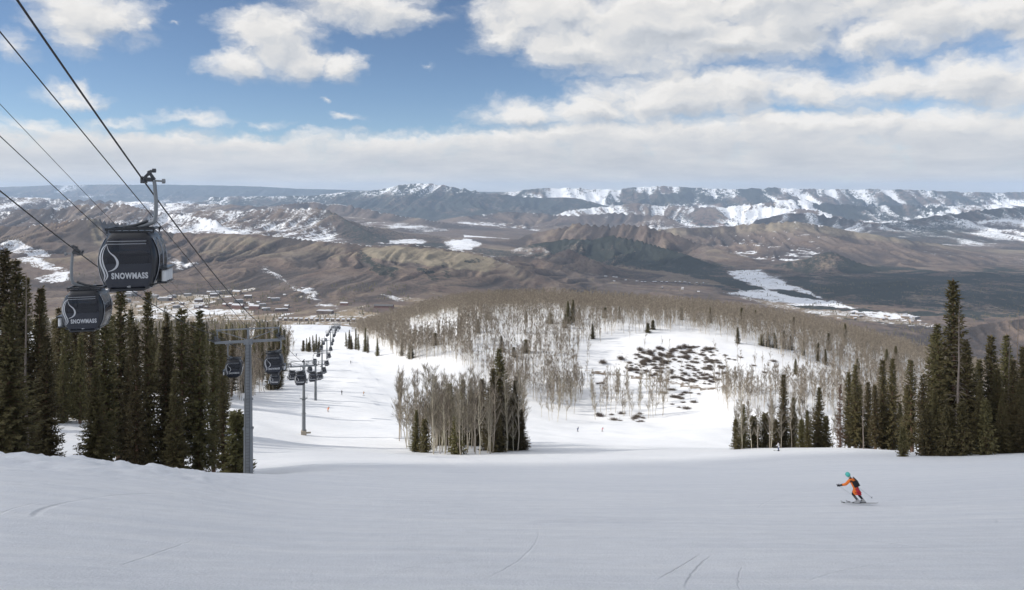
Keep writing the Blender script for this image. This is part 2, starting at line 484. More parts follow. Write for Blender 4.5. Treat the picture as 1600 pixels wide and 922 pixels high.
# --- materials of the ground
def snow_material():
    m = bpy.data.materials.new('groomed_snow'); m.use_nodes = True
    t = NT(m.node_tree); b = m.node_tree.nodes['Principled BSDF']
    b.inputs['Roughness'].default_value = 0.55; b.inputs['Specular IOR Level'].default_value = 0.25
    pos = t.node('ShaderNodeNewGeometry').outputs['Position']
    x, y, z = t.sep(pos)
    xy = t.comb(x, y, 0.0)
    at = t.node('ShaderNodeVertexColor', layer_name='mask').outputs['Color']
    brush = t.node('ShaderNodeSeparateColor'); t.put(brush.inputs[0], at)
    # colour: bluish white with slightly scraped, icier streaks
    st = t.vmath('MULTIPLY', xy, (0.10, 0.9, 1)); st = t.vmath('ADD', st, t.vmath('MULTIPLY', t.comb(y, x, 0.0), (0.015, 0.10, 1)))
    streak = t.noise(st, 1.0, 5, 0.6, 0.3)
    big = t.noise(xy, 0.035, 3, 0.5)
    f = t.math('ADD', t.math('MULTIPLY', streak, 0.7), t.math('MULTIPLY', big, 0.5))
    col = t.mix(t.ss(0.40, 0.85, f), (0.745, 0.765, 0.80), (0.86, 0.868, 0.88))
    # bare brush and dead grass showing through on the hill
    bn = t.noise(xy, 0.45, 5, 0.7)
    bm = t.math('SUBTRACT', t.math('ADD', brush.outputs[0], t.math('MULTIPLY', bn, 0.9)), 0.95)
    col = t.mix(t.ss(0.0, 0.12, bm), col, t.mix(t.noise(xy, 2.0, 3, 0.6), (0.10, 0.075, 0.055), (0.24, 0.185, 0.125)))
    grain = t.noise(xy, 22.0, 4, 0.75); patch = t.noise(xy, 1.3, 4, 0.65)
    near = t.math('SUBTRACT', 1.0, t.ss(25.0, 120.0, y))
    g2 = t.math('ADD', t.math('MULTIPLY', t.math('SUBTRACT', grain, .5), t.math('MULTIPLY', near, .75)), t.math('MULTIPLY', t.math('SUBTRACT', patch, .5), .22))
    # relief: crumbs, wind ripple, ski tracks
    crumb = t.noise(xy, 14.0, 5, 0.72)
    chunk = t.noise(xy, 3.2, 4, 0.7)
    h = t.math('MULTIPLY', crumb, t.math('MULTIPLY', near, 0.055))
    h = t.math('ADD', h, t.math('MULTIPLY', chunk, 0.05))
    h = t.math('ADD', h, t.math('MULTIPLY', streak, 0.14))
    h = t.math('ADD', h, t.math('MULTIPLY', t.noise(st, 3.1, 4, 0.6, 0.5), t.math('MULTIPLY', near, 0.035)))
    groove = t.math('MULTIPLY', near, 0.0)
    # carved arcs: groove along part of a circle (cx, cy, radius, x-range, y-range, width, depth)
    for (cx, cy, r, xa, xb, ya, yb, wd, dp) in ARCS:
        d = t.math('SUBTRACT', t.vmath('DISTANCE', xy, (cx, cy, 0)), r)
        wv = t.math('MULTIPLY', t.math('SUBTRACT', t.noise(xy, 2.5, 2, 0.5), 0.5), 0.10)
        g = t.math('SUBTRACT', 1.0, t.ss(0.0, wd, t.math('ABSOLUTE', t.math('ADD', d, wv))))
        ex = 0.12 * abs(xb - xa) + .2; ey = 0.12 * abs(yb - ya) + .2
        g = t.math('MULTIPLY', g, t.math('MULTIPLY', t.ss(xa, xa + ex, x), t.math('SUBTRACT', 1.0, t.ss(xb - ex, xb, x))))
        g = t.math('MULTIPLY', g, t.math('MULTIPLY', t.ss(ya, ya + ey, y), t.math('SUBTRACT', 1.0, t.ss(yb - ey, yb, y))))
        h = t.math('SUBTRACT', h, t.math('MULTIPLY', g, dp)); groove = t.math('MAXIMUM', groove, t.math('MULTIPLY', g, min(1.0, dp * 14)))
    tone = t.math('SUBTRACT', t.math('ADD', 1.0, g2), t.math('MULTIPLY', groove, 0.085))
    t.put(b.inputs['Base Color'], t.vmath('MULTIPLY', col, t.comb(tone, tone, tone)))
    bp = t.node('ShaderNodeBump'); bp.inputs['Strength'].default_value = 0.9; bp.inputs['Distance'].default_value = 1.0
    t.put(bp.inputs['Height'], h); t.put(b.inputs['Normal'], bp.outputs[0])
    return m


def arc_through(p1, p2, p3):
    (ax, ay), (bx, by), (cx, cy) = p1, p2, p3
    d = 2 * (ax * (by - cy) + bx * (cy - ay) + cx * (ay - by))
    ux = ((ax * ax + ay * ay) * (by - cy) + (bx * bx + by * by) * (cy - ay) + (cx * cx + cy * cy) * (ay - by)) / d
    uy = ((ax * ax + ay * ay) * (cx - bx) + (bx * bx + by * by) * (ax - cx) + (cx * cx + cy * cy) * (bx - ax)) / d
    return ux, uy, math.hypot(ax - ux, ay - uy)


def _g(px, py):
    D = depth_of(px, py, 8.5, 300)
    return ((px - CX) / FX * D, D)


ARCS = []
for (a, b, c, wd, dp) in [((55, 809), (135, 780), (262, 772), .20, .10), ((0, 804), (40, 790), (90, 780), .08, .04),
                          ((1028, 906), (1070, 882), (1095, 866), .05, .05), ((1070, 920), (1085, 893), (1112, 868), .05, .05),
                          ((1155, 922), (1154, 905), (1160, 885), .03, .03), ((190, 884), (230, 870), (330, 838), .05, .05),
                          ((700, 836), (840, 838), (980, 850), .07, .03), ((1180, 812), (1330, 840), (1600, 872), .08, .03),
                          ((880, 762), (1040, 775), (1290, 800), .10, .03), ((430, 802), (600, 790), (760, 795), .08, .03),
                          ((1100, 745), (1220, 752), (1340, 782), .08, .03),
                          ((300, 905), (470, 868), (690, 858), .05, .03), ((560, 915), (700, 880), (900, 872), .05, .03), ((760, 905), (820, 868), (840, 822), .05, .03), ((1250, 915), (1380, 880), (1580, 862), .06, .03),
                          ((1180, 800), (1250, 770), (1380, 752), .08, .03), ((620, 790), (780, 770), (960, 768), .09, .03), ((120, 900), (250, 905), (420, 890), .05, .02), ((960, 830), (1090, 812), (1210, 812), .06, .03), ((1345, 792), (1420, 796), (1560, 815), .10, .05)]:
    g = [_g(*a), _g(*b), _g(*c)]
    ux, uy, r = arc_through(*g)
    xs = [q[0] for q in g]; ys = [q[1] for q in g]
    ARCS.append((ux, uy, r, min(xs) - .1, max(xs) + .1, min(ys) - .6, max(ys) + .8, wd, dp))


def hill_material():
    m = bpy.data.materials.new('mountain_ground'); m.use_nodes = True
    t = NT(m.node_tree); b = m.node_tree.nodes['Principled BSDF']
    b.inputs['Roughness'].default_value = 0.9; b.inputs['Specular IOR Level'].default_value = 0.1
    pos = t.node('ShaderNodeNewGeometry').outputs['Position']
    x, y, z = t.sep(pos)
    at = t.node('ShaderNodeVertexColor', layer_name='mask'); s = t.node('ShaderNodeSeparateColor'); t.put(s.inputs[0], at.outputs['Color'])
    at2 = t.node('ShaderNodeVertexColor', layer_name='tint'); s2 = t.node('ShaderNodeSeparateColor'); t.put(s2.inputs[0], at2.outputs['Color'])
    # texture size grows with distance bands so it stays about tree sized where it is seen
    k = t.ss(9000.0, 17000.0, y)
    xy = t.comb(x, y, z)
    n1 = t.lerp(k, t.noise(xy, 0.035, 5, 0.7), t.noise(xy, 0.010, 5, 0.7))
    n2 = t.lerp(k, t.noise(xy, 0.009, 5, 0.65), t.noise(xy, 0.0025, 5, 0.65))
    n3 = t.noise(xy, 0.0025, 4, 0.6)
    n0 = t.lerp(k, t.noise(xy, 0.13, 3, 0.65), t.noise(xy, 0.035, 3, 0.65))

    def thr(mask, w1, w2, soft):
        v = t.math('ADD', t.math('ADD', mask, t.math('MULTIPLY', t.math('SUBTRACT', n0, 0.5), w1 * .55)), t.math('ADD', t.math('MULTIPLY', t.math('SUBTRACT', n1, 0.5), w1), t.math('MULTIPLY', t.math('SUBTRACT', n2, 0.5), w2)))
        return t.ss(0.5 - soft, 0.5 + soft, v)
    brush = t.mix(t.ss(.3, .7, n2), (0.120, 0.086, 0.072), (0.185, 0.142, 0.108))
    brush = t.mix(t.ss(.48, .72, n1), brush, (0.072, 0.053, 0.047))
    brush = t.mix(t.ss(.45, .7, n3), brush, (0.155, 0.125, 0.108))
    brush = t.mix(t.ss(.42, .85, t.math('ADD', s2.outputs[2], t.math('MULTIPLY', t.math('SUBTRACT', n1, .5), .5))), brush, (0.062, 0.050, 0.045))     # oak scrub in the draws
    brush = t.mix(t.math('MULTIPLY', t.ss(.42, .12, t.math('ADD', s2.outputs[2], t.math('MULTIPLY', t.math('SUBTRACT', n1, .5), .35))), .75), brush, (0.255, 0.21, 0.15))     # pale bare spurs
    col = t.mix(thr(t.math('SUBTRACT', s.outputs[2], t.math('MULTIPLY', s2.outputs[2], 0.35)), 0.6, 0.5, 0.2), brush, t.mix(n2, (0.185, 0.155, 0.108), (0.285, 0.245, 0.178)))
    col = t.mix(s2.outputs[0], col, t.mix(n2, (0.22, 0.085, 0.06), (0.30, 0.16, 0.12)))            # red rock
    col = t.mix(s2.outputs[1], col, t.mix(n2, (0.23, 0.178, 0.112), (0.33, 0.265, 0.18)))              # dry grass
    col = t.mix(thr(s.outputs[0], 1.0, 0.9, 0.10), col, (0.78, 0.80, 0.84))
    col = t.mix(thr(s.outputs[1], 1.1, 0.6, 0.08), col, t.mix(n1, (0.016, 0.020, 0.018), (0.045, 0.048, 0.038)))
    t.put(b.inputs['Base Color'], col)
    bp = t.node('ShaderNodeBump'); bp.inputs['Strength'].default_value = 0.8; bp.inputs['Distance'].default_value = 1.0
    t.put(bp.inputs['Height'], t.math('ADD', t.math('MULTIPLY', n0, t.lerp(k, 3.0, 10.0)), t.math('ADD', t.math('MULTIPLY', n1, t.lerp(k, 9.0, 30.0)), t.math('MULTIPLY', n2, t.lerp(k, 16.0, 60.0)))))
    t.put(b.inputs['Normal'], bp.outputs[0])
    return m


# --- near snow
x, y, F = fan('snow', -10.0, 1300.0, 12.0, 720, 600, 1.35)
zn = H(x, y)
px = CX + FX * x / np.maximum(y, 8); py = HY - FX * zn / np.maximum(y, 8)
brush = np.zeros(x.shape)
hill = (y > 300) & (y < 800)
for poly, a in [([(965, 552), (1010, 541), (1060, 545), (1110, 541), (1135, 555), (1140, 575), (1130, 600), (1085, 604), (1030, 592), (985, 580), (960, 568)], .47),
                ([(1110, 546), (1190, 556), (1230, 572), (1180, 588), (1130, 580)], .28),
                ([(905, 573), (925, 578), (960, 583), (1000, 588), (1060, 598), (1100, 605), (1140, 601), (1140, 605), (1100, 611), (1050, 602), (1000, 593), (950, 588), (915, 582)], .62),
                ([(905, 595), (960, 598), (1000, 608), (960, 612), (915, 605)], .30),
                ([(1020, 600), (1095, 615), (1080, 640), (1050, 640)], .32),
                ([(925, 645), (985, 652), (1040, 650), (1010, 662), (950, 660)], .25),
                ([(845, 545), (900, 537), (930, 548), (880, 556)], .25)]:
    brush = np.maximum(brush, np.where(hill, in_poly(px, py, poly) * a, 0))
brush = np.maximum(brush, np.where((y > 420) & (px > 600), 0.10, 0))
rgba = np.zeros((len(x), 4)); rgba[:, 0] = brush; rgba[:, 3] = 1
me = mesh_np('snow_ground', np.stack([x, y, zn], 1), F, [snow_material()], True)
color_attr(me, 'mask', rgba)
tag(link('snow_ground', me), kind='structure')

# --- valley, hills and mountains
HILL_MAT = hill_material()


def far_piece(name, y0, y1, nrow, ncol, umax):
    x, y, F = fan(name, y0, y1, 12.0, nrow, ncol, umax)
    z = H(x, y)
    zz, sty, t, fr, draw = H_far(x, y)
    px = CX + FX * x / y; py = HY - FX * z / y
    # slope from finite differences on the grid
    Z = z.reshape(nrow, ncol); Yg = y.reshape(nrow, ncol); Xg = x.reshape(nrow, ncol)
    gy = np.gradient(Z, axis=0) / np.maximum(np.gradient(Yg, axis=0), 1e-3)
    gx = np.gradient(Z, axis=1) / np.maximum(np.gradient(Xg, axis=1), 1e-3)
    face = gy.ravel()                       # >0: faces the viewer (the sunny, bare side)
    steep = np.hypot(gx, gy).ravel()
    snow = np.full(x.shape, 0.05); forest = np.full(x.shape, 0.12); cliff = np.full(x.shape, 0.1)
    red = np.zeros(x.shape); grass = np.zeros(x.shape)
    n = fbm(x / 700, y / 700, 201, 4); n2 = fbm(x / 2200, y / 2200, 202, 4); nf = fbm(x / 420, y / 900, 203, 4); nf2 = fbm(x / 600, y / 1300, 204, 4)

    def S(k): return sty == STY[k]
    flat = sstep(.22, .05, steep)
    b = S('floor'); snow[b] = .10 + .35 * (n[b] - .5); forest[b] = .22 + .4 * (n2[b] - .5)
    b = S('brown'); fb = (fr > 0) & b
    snow[b] = 0.02 + .25 * (n[b] - .5); cliff[b] = sstep(.40, .02, t[b]) * .40 + (n[b] - .5) * .7; forest[b] = .05 + .2 * (n[b] - .5)
    bb = b & (fr == 0) & (face < -.06) & (px < 800); snow[bb] = .62; forest[bb] = .3
    b = S('forest'); forest[b] = .60 + .6 * (n[b] - .5) + .5 * (draw[b] - .5); snow[b] = .30 + .6 * (n2[b] - .5); cliff[b] = .1
    b = S('mesa'); snow[b] = .10 + .9 * (n2[b] - .5) + .25 * flat[b]; cliff[b] = sstep(.30, .02, t[b]) * .6 + .25 * (n[b] - .5) + .12; forest[b] = .06
    bb = b & (px < 1300); snow[bb] += .30 * flat[bb] + .14
    b = S('snowy'); snow[b] = .43 + .9 * (n2[b] - .5) + .26 * flat[b] + .5 * (draw[b] - .5) - .35 * np.clip(face[b], 0, .35); forest[b] = .20 + .5 * (n[b] - .5)
    kx = sstep(490, 545, px + (n - .5) * 90 - (py - 330) * .5)[:]; b = S('snowy') & (px > 300); snow[b] = snow[b] * (1 - kx[b]) + kx[b] * (.10 + .8 * (n[b] - .5)); forest[b] = forest[b] * (1 - kx[b]) + kx[b] * (.46 + .5 * (n2[b] - .5))
    b = S('lilac'); snow[b] = np.where(px[b] < 480, .40, .28) + .9 * (n[b] - .5) + .2 * flat[b]; forest[b] = .22 + .6 * (n2[b] - .5)
    b = S('sopris'); hi = sstep(-330, 0, z); snow[b] = .14 + .44 * hi[b] + 1.0 * (n[b] - .5) + .8 * (draw[b] - .5) + .45 * sstep(.45, .05, t[b]) * sstep(700, 640, px[b]); forest[b] = .66 + .5 * (n[b] - .5) - .10 * hi[b]
    b = S('alpine'); snow[b] = .47 + 1.0 * (draw[b] - .5) + 1.5 * (nf[b] - .5); forest[b] = .55 + 1.0 * (nf2[b] - .5) + .5 * (n2[b] - .5) - .5 * (draw[b] - .5)
    b = S('redbluff'); snow[b] = .44 + 1.0 * (draw[b] - .5) + 1.0 * (n[b] - .5); forest[b] = .26 + .6 * (n2[b] - .5); red[b] = sstep(.2, .75, t[b]) * sstep(.42, .62, n2[b] + .1) * .75
    b = S('white'); snow[b] = .62 + 1.2 * (nf[b] - .5); forest[b] = .27 + 1.2 * (nf2[b] - .5) + .9 * (draw[b] - .5); red[b] = sstep(.5, .95, t[b]) * .55
    b = S('darkblue'); snow[b] = .50 + 1.0 * (.5 - draw[b]) + .7 * (n[b] - .5); forest[b] = .38 + .7 * (n2[b] - .5)
    b = S('plateau'); snow[b] = .40 + 1.4 * (n[b] - .5); forest[b] = .64 + .6 * (n2[b] - .5)
    # things of the place with a shape of their own
    if y0 < 5000:
        fl = y < 6200
        def paint(poly, arr, val, soft=1.0, cond=fl):
            k = soft_poly(px, py, poly, soft) * cond
            arr[:] = arr * (1 - k) + val * k
        w = (y > 2500)
        for poly in ([(1130, 424), (1160, 421), (1190, 421), (1212, 434), (1250, 448), (1282, 462), (1300, 474), (1255, 478), (1225, 470), (1190, 455), (1165, 440)],
                     [(1130, 458), (1165, 449), (1225, 458), (1300, 470), (1340, 482), (1240, 478), (1180, 472)],
                     [(1300, 484), (1420, 489), (1440, 495), (1380, 500), (1310, 494)],
                     [(690, 378), (705, 372), (740, 375), (752, 384), (740, 391), (705, 389)],
                     [(585, 379), (645, 371), (668, 377), (640, 381)]):
            paint(poly, snow, .70, 1.5, w)
            paint(poly, forest, .10, 1.3, w)
        for poly in ([(1195, 450), (1240, 454), (1292, 468), (1250, 466)], [(1148, 445), (1182, 446), (1195, 453), (1160, 453)], [(1225, 476), (1290, 478), (1330, 486), (1260, 482)]):
            paint(poly, forest, .75, .9, w); paint(poly, snow, .2, .9, w)
        paint([(1120, 455), (1165, 462), (1240, 474), (1310, 484), (1400, 498), (1460, 504), (1465, 511), (1380, 507), (1300, 496), (1200, 480)], snow, .42, .8, w & (y < 5200))
        paint([(1170, 466), (1240, 475), (1310, 485), (1370, 497), (1455, 507), (1400, 506), (1300, 496), (1200, 479)], grass, .6, .8, w & (y < 5200))
        br = S('brown') & (y < 5300)
        for poly in ([(405, 412), (425, 420), (450, 440), (470, 452), (462, 454), (440, 440), (415, 424)], [(460, 444), (480, 448), (500, 456), (492, 464), (505, 473), (535, 480), (525, 485), (498, 478), (484, 468), (468, 456)],
                     [(585, 452), (605, 460), (640, 466), (636, 472), (605, 466)],
                     [(270, 418), (310, 405), (312, 412), (285, 424)], [(55, 432), (110, 418), (110, 440), (62, 444)],
                     [(0, 378), (30, 372), (45, 385), (90, 395), (75, 402), (30, 396), (0, 392)], [(20, 400), (60, 398), (100, 420), (80, 424), (40, 412)],
                     [(240, 385), (265, 400), (300, 415), (285, 420), (255, 405)]):
            paint(poly, snow, .56, 1.2, br | (S('floor') & w)); 
        # bare eroded faces, and the conifers in the draws below them
        paint([(560, 386), (640, 383), (700, 390), (770, 402), (765, 425), (700, 418), (620, 410), (575, 402)], cliff, .85, 1.2, br)
        paint([(330, 366), (400, 368), (470, 376), (545, 386), (545, 405), (470, 408), (400, 400), (340, 410), (300, 396)], cliff, .62, 1.4, br)
        paint([(130, 340), (160, 340), (165, 385), (145, 382)], cliff, .8, .8, br)
        for poly in ([(555, 388), (570, 390), (590, 410), (625, 420), (620, 432), (590, 430), (565, 408)], [(645, 408), (660, 412), (690, 436), (680, 440), (655, 425)],
                     [(680, 405), (692, 412), (712, 430), (700, 436), (688, 420)], [(725, 405), (757, 402), (757, 409), (727, 412)]):
            paint(poly, forest, .62, 1.2, br)
        # dry fields and the road through the village
        vill = S('floor') & (px < 760) & (y > 2400)
        grass[vill] = sstep(.35, .6, n[vill]) * .75
        snow[vill] = .32 + .9 * (n[vill] - .5); forest[vill] = .26
        paint([(200, 452), (300, 462), (400, 470), (520, 486), (640, 492), (640, 497), (500, 492), (390, 476), (290, 467), (200, 457)], grass, .9, .6, vill)
        k = in_poly(px, py, [(200, 480), (560, 508), (560, 620), (-400, 620), (-400, 470)]) & (y < 2400)
        forest[k] = .42; snow[k] = .42
        # houses and gardens on the slope beyond the wooded hill
        k = soft_poly(px, py, [(920, 415), (990, 418), (1050, 425), (1140, 445), (1110, 452), (1020, 455), (960, 455), (930, 440)], 1.0) > .5
        k &= S('floor') | S('forest')
        snow[k] = .28; grass[k] = .30; forest[k] = .34
        k = S('floor') & (px > 900) & (y > 4200) & (snow < .6)
        forest[k] += .30; snow[k] += .18
        # the run down to the base of the lift
        k = (y < 2250) & (px > 395 + 60 * (fbm(y / 200, y * 0, 77, 2) - .5)) & (px < 600); snow[k] = 1.2; forest[k] = -.6
    rgba = np.stack([snow, forest, cliff, np.ones_like(snow)], 1)
    tint = np.stack([red, grass, draw, np.ones_like(snow)], 1)
    me = mesh_np(name, np.stack([x, y, z], 1), F, [HILL_MAT], True)
    color_attr(me, 'mask', np.clip(rgba, -1, 2)); color_attr(me, 'tint', np.clip(tint, 0, 1))
    return tag(link(name, me), kind='structure')


far_piece('valley_and_hills', 1300.0, 10500.0, 620, 980, 1.25)
far_piece('mountains', 10500.0, 36000.0, 330, 900, 1.2)
# ---------------------------------------------------------------- camera
cam = bpy.data.cameras.new('camera'); co = bpy.data.objects.new('camera', cam); COL.objects.link(co)
cam.sensor_fit = 'HORIZONTAL'; cam.sensor_width = 36.0; cam.lens = FX / 1600 * 36
cam.shift_y = -(461 - HY) / 1600
cam.clip_start = 0.1; cam.clip_end = 90000
co.location = (0, 0, 0); co.rotation_euler = (math.radians(90), 0, 0)
SC.camera = co

# ---------------------------------------------------------------- sun and sky
SUN = Vector((-0.84, -0.13, 0.525)).normalized()
sl = bpy.data.lights.new('sun', 'SUN'); so = bpy.data.objects.new('sun', sl); COL.objects.link(so)
sl.energy = 4.6; sl.angle = math.radians(0.53); sl.color = (1.0, 0.945, 0.86)
so.rotation_euler = (-SUN).to_track_quat('-Z', 'Y').to_euler()

W = bpy.data.worlds.new('World'); SC.world = W; W.use_nodes = True
t = NT(W.node_tree)
for nd in list(W.node_tree.nodes): W.node_tree.nodes.remove(nd)
sky = t.node('ShaderNodeTexSky', sky_type='NISHITA')
sky.sun_disc = False; sky.sun_elevation = math.asin(SUN.z); sky.sun_rotation = math.atan2(SUN.x, SUN.y)
sky.altitude = 3000; sky.air_density = 1.0; sky.dust_density = 0.15; sky.ozone_density = 2.5
bg_sky = t.node('ShaderNodeBackground'); bg_sky.inputs[1].default_value = 0.105
t.put(bg_sky.inputs[0], sky.outputs[0])
# clouds: density over azimuth and elevation (units of 100 photo pixels near the middle)
gen = t.node('ShaderNodeTexCoord').outputs['Generated']
dx, dy, dz = t.sep(t.vmath('NORMALIZE', gen))
az = t.math('MULTIPLY', t.math('ARCTAN2', dx, dy), 11.0)
el = t.math('MULTIPLY', t.math('ARCSINE', dz), 11.0)
ae = t.comb(az, el, 0.0)


def AE(px, py):
    a = math.atan((px - CX) / FX)
    return a * 11.0, math.atan((HY - py) / FX * math.cos(a)) * 11.0


CLOUDS = [  # px, py, rx, ry (photo pixels), weight
    (150, 18, 105, 46, .95), (120, 52, 55, 32, .7), (225, 30, 35, 30, .7), (10, 70, 45, 45, .62), (288, 31, 26, 13, .45), 
    (430, 62, 82, 52, 1.1), (375, 95, 55, 33, 1.0), (470, 92, 70, 34, 1.0), (530, 98, 45, 36, .95), (440, 40, 45, 36, .8),
    (580, 8, 130, 34, 1.1), (500, -10, 80, 30, .9), (115, 150, 72, 23, .75), (145, 140, 35, 22, .7), (528, 154, 22, 11, .5), (681, 103, 26, 14, .45),
    (790, 52, 65, 38, 1.0), (905, 70, 95, 42, 1.2), (880, 20, 150, 55, 1.1), (1030, 40, 170, 62, 1.3), (1130, 60, 150, 46, 1.2), (1240, 30, 130, 60, 1.1), (1180, 5, 300, 42, 1.1),
    (1385, 55, 95, 34, 1.1), (1450, 30, 120, 40, 1.1), (1560, 12, 110, 40, 1.0), (1620, 30, 70, 30, .9), (1480, 82, 30, 20, .35),
    (820, 178, 120, 30, .9), (930, 172, 120, 38, 1.0), (1030, 155, 150, 46, 1.15), (1150, 145, 150, 40, 1.1), (1260, 140, 150, 36, 1.0), (1390, 130, 150, 36, 1.0), (1530, 115, 95, 48, 1.0), (1600, 130, 80, 70, 1.0), (1225, 112, 45, 18, .5),
    (1510, 200, 90, 26, .9), (1590, 195, 80, 30, .9), (545, 188, 60, 16, .55), (420, 190, 80, 18, .5), (300, 186, 110, 20, .6), (180, 190, 120, 22, .5), (40, 196, 130, 24, .5),
]


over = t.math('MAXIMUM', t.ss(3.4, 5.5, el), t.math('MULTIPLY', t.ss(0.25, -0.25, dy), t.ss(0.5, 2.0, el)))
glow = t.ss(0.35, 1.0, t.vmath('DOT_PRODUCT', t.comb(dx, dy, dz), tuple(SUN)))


def cover(vec):
    """1 - distance to the nearest cloud core, raised by a bank of cloud along the horizon"""
    m = None
    for (cx, cy, rx, ry, wgt) in CLOUDS:
        a, e = AE(cx, cy)
        v = t.vmath('MULTIPLY_ADD', vec, (100.0 / rx, 100.0 / ry, 0), (-a * 100.0 / rx, -e * 100.0 / ry, 0))
        L = t.math('ADD', t.vmath('LENGTH', v), 1.0 - wgt)
        m = L if m is None else t.math('MINIMUM', m, L)
    c = t.math('SUBTRACT', 1.0, m)
    hz, e, _ = t.sep(vec)
    e = t.math('SUBTRACT', e, t.math('MULTIPLY', t.ss(-1.5, 1.5, hz), 0.30))
    bank = t.ss(1.30, 0.55, e)
    bank = t.math('MULTIPLY_ADD', bank, 1.75, -1.0)
    c = t.math('MAXIMUM', c, bank)
    # clouds behind and overhead, never in this picture but lighting it
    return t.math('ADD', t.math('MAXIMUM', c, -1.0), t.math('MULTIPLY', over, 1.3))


wv = t.noise(t.vmath('MULTIPLY', ae, (1.0, 1.5, 1)), 0.9, 3, 0.5, out=1)
wv = t.vmath('MULTIPLY', t.vmath('SUBTRACT', wv, (.5, .5, .5)), (0.9, 0.55, 0))
aw = t.vmath('ADD', ae, wv)
wv2 = t.noise(t.vmath('MULTIPLY', ae, (1.0, 1.4, 1)), 4.5, 4, 0.6, out=1)
aw = t.vmath('ADD', aw, t.vmath('MULTIPLY', t.vmath('SUBTRACT', wv2, (.5, .5, .5)), (0.34, 0.24, 0)))
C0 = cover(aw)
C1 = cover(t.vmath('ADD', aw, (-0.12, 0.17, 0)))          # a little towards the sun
nv = t.vmath('MULTIPLY', aw, (0.9, 1.7, 1))
N0 = t.noise(nv, 1.5, 7, 0.55)
N1 = t.noise(t.vmath('ADD', nv, (-0.12, 0.17, 0)), 1.5, 5, 0.5)
dens = t.math('ADD', C0, t.math('MULTIPLY', t.math('SUBTRACT', N0, 0.5), 1.5))
alpha = t.ss(-0.10, 0.72, dens)
# light on the sunward flanks, greyer undersides and thick cores
lit = t.math('MULTIPLY', t.math('SUBTRACT', N0, N1), 0.55)
und = t.math('MULTIPLY', t.math('SUBTRACT', C0, C1), 0.34)
br = t.math('ADD', 0.78, t.math('ADD', lit, und))
core = t.ss(0.3, 1.5, dens)
br = t.math('SUBTRACT', br, t.math('MULTIPLY', core, 0.13))
low = t.ss(1.15, 0.25, el)
soft = t.noise(t.vmath('MULTIPLY', ae, (0.55, 3.2, 1)), 1.2, 6, 0.62)
br_low = t.math('ADD', 0.425, t.math('MULTIPLY', soft, 0.44))
br = t.lerp(t.math('MULTIPLY', low, 0.85), br, br_low)
br = t.math('MINIMUM', t.math('MAXIMUM', br, 0.42), 0.88)
br = t.math('ADD', br, t.math('MULTIPLY', over, t.math('MULTIPLY_ADD', glow, 1.75, 0.14)))      # unseen overhead cloud, brightness added around the sun to lift ambient light
shade = t.ss(0.55, 0.85, br)
ccol = t.mix(shade, (0.90, 0.955, 1.04), (1.0, 0.985, 0.965))
ccol = t.vmath('MULTIPLY', ccol, t.comb(br, br, br))
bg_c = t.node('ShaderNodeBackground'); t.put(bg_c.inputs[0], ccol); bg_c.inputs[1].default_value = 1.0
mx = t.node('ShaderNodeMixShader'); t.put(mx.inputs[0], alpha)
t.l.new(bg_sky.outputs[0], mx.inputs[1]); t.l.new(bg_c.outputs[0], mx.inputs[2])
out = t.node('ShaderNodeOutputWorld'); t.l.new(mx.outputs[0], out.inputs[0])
W.cycles.sampling_method = 'MANUAL'; W.cycles.sample_map_resolution = 1024

# ---------------------------------------------------------------- air
def haze_box():
    x0, x1, y0, y1, z0, z1 = -42000.0, 42000.0, -60.0, 37000.0, -1250.0, 300.0
    mb = MB(); mb.box(((x0 + x1) / 2, (y0 + y1) / 2, (z0 + z1) / 2), (x1 - x0, y1 - y0, z1 - z0))
    m = bpy.data.materials.new('haze_air'); m.use_nodes = True
    tt = NT(m.node_tree)
    for nd in list(m.node_tree.nodes): m.node_tree.nodes.remove(nd)
    v = tt.node('ShaderNodeVolumePrincipled')
    v.inputs['Color'].default_value = (0.58, 0.75, 0.99, 1); v.inputs['Density'].default_value = HAZE
    v.inputs['Anisotropy'].default_value = 0.0
    o = tt.node('ShaderNodeOutputMaterial'); tt.l.new(v.outputs[0], o.inputs['Volume'])
    ob = mb.build('haze', m); tag(ob, 'pale blue haze over the far mountains', 'haze', kind='stuff')


CLOUD_SHADOWS = [  # label, px, D, ground z, altitude above it, rx, ry, transparency per surface, seed, turn
    ('c', 900, 37, -15, 1500, 135, 72, .40, 3, 0.26),
    ('c', 880, 42, -15, 1560, 215, 120, .80, 21, 0.2),  # thin outer shell added to soften the shadow edge of the first
    ('c', 1040, 5700, -650, 3600, 1000, 650, .32, 5, 0.2),
    ('c', 1450, 5000, -680, 3600, 1500, 950, .32, 8, 0.1),
    ('c', 1420, 12800, -500, 5600, 2900, 900, .4, 12, 0.05),
]
HAZE = 2.4e-5
haze_box()

# ---------------------------------------------------------------- unseen clouds placed overhead for the shadows they cast on the land
def cloud_material(name, tr):
    m = bpy.data.materials.new(name); m.use_nodes = True
    tt = NT(m.node_tree)
    for nd in list(m.node_tree.nodes): m.node_tree.nodes.remove(nd)
    d = tt.node('ShaderNodeBsdfDiffuse'); d.inputs[0].default_value = (.9, .9, .9, 1)
    tp = tt.node('ShaderNodeBsdfTransparent'); mxs = tt.node('ShaderNodeMixShader'); mxs.inputs[0].default_value = tr
    tt.l.new(d.outputs[0], mxs.inputs[1]); tt.l.new(tp.outputs[0], mxs.inputs[2])
    o = tt.node('ShaderNodeOutputMaterial'); tt.l.new(mxs.outputs[0], o.inputs[0])
    return m


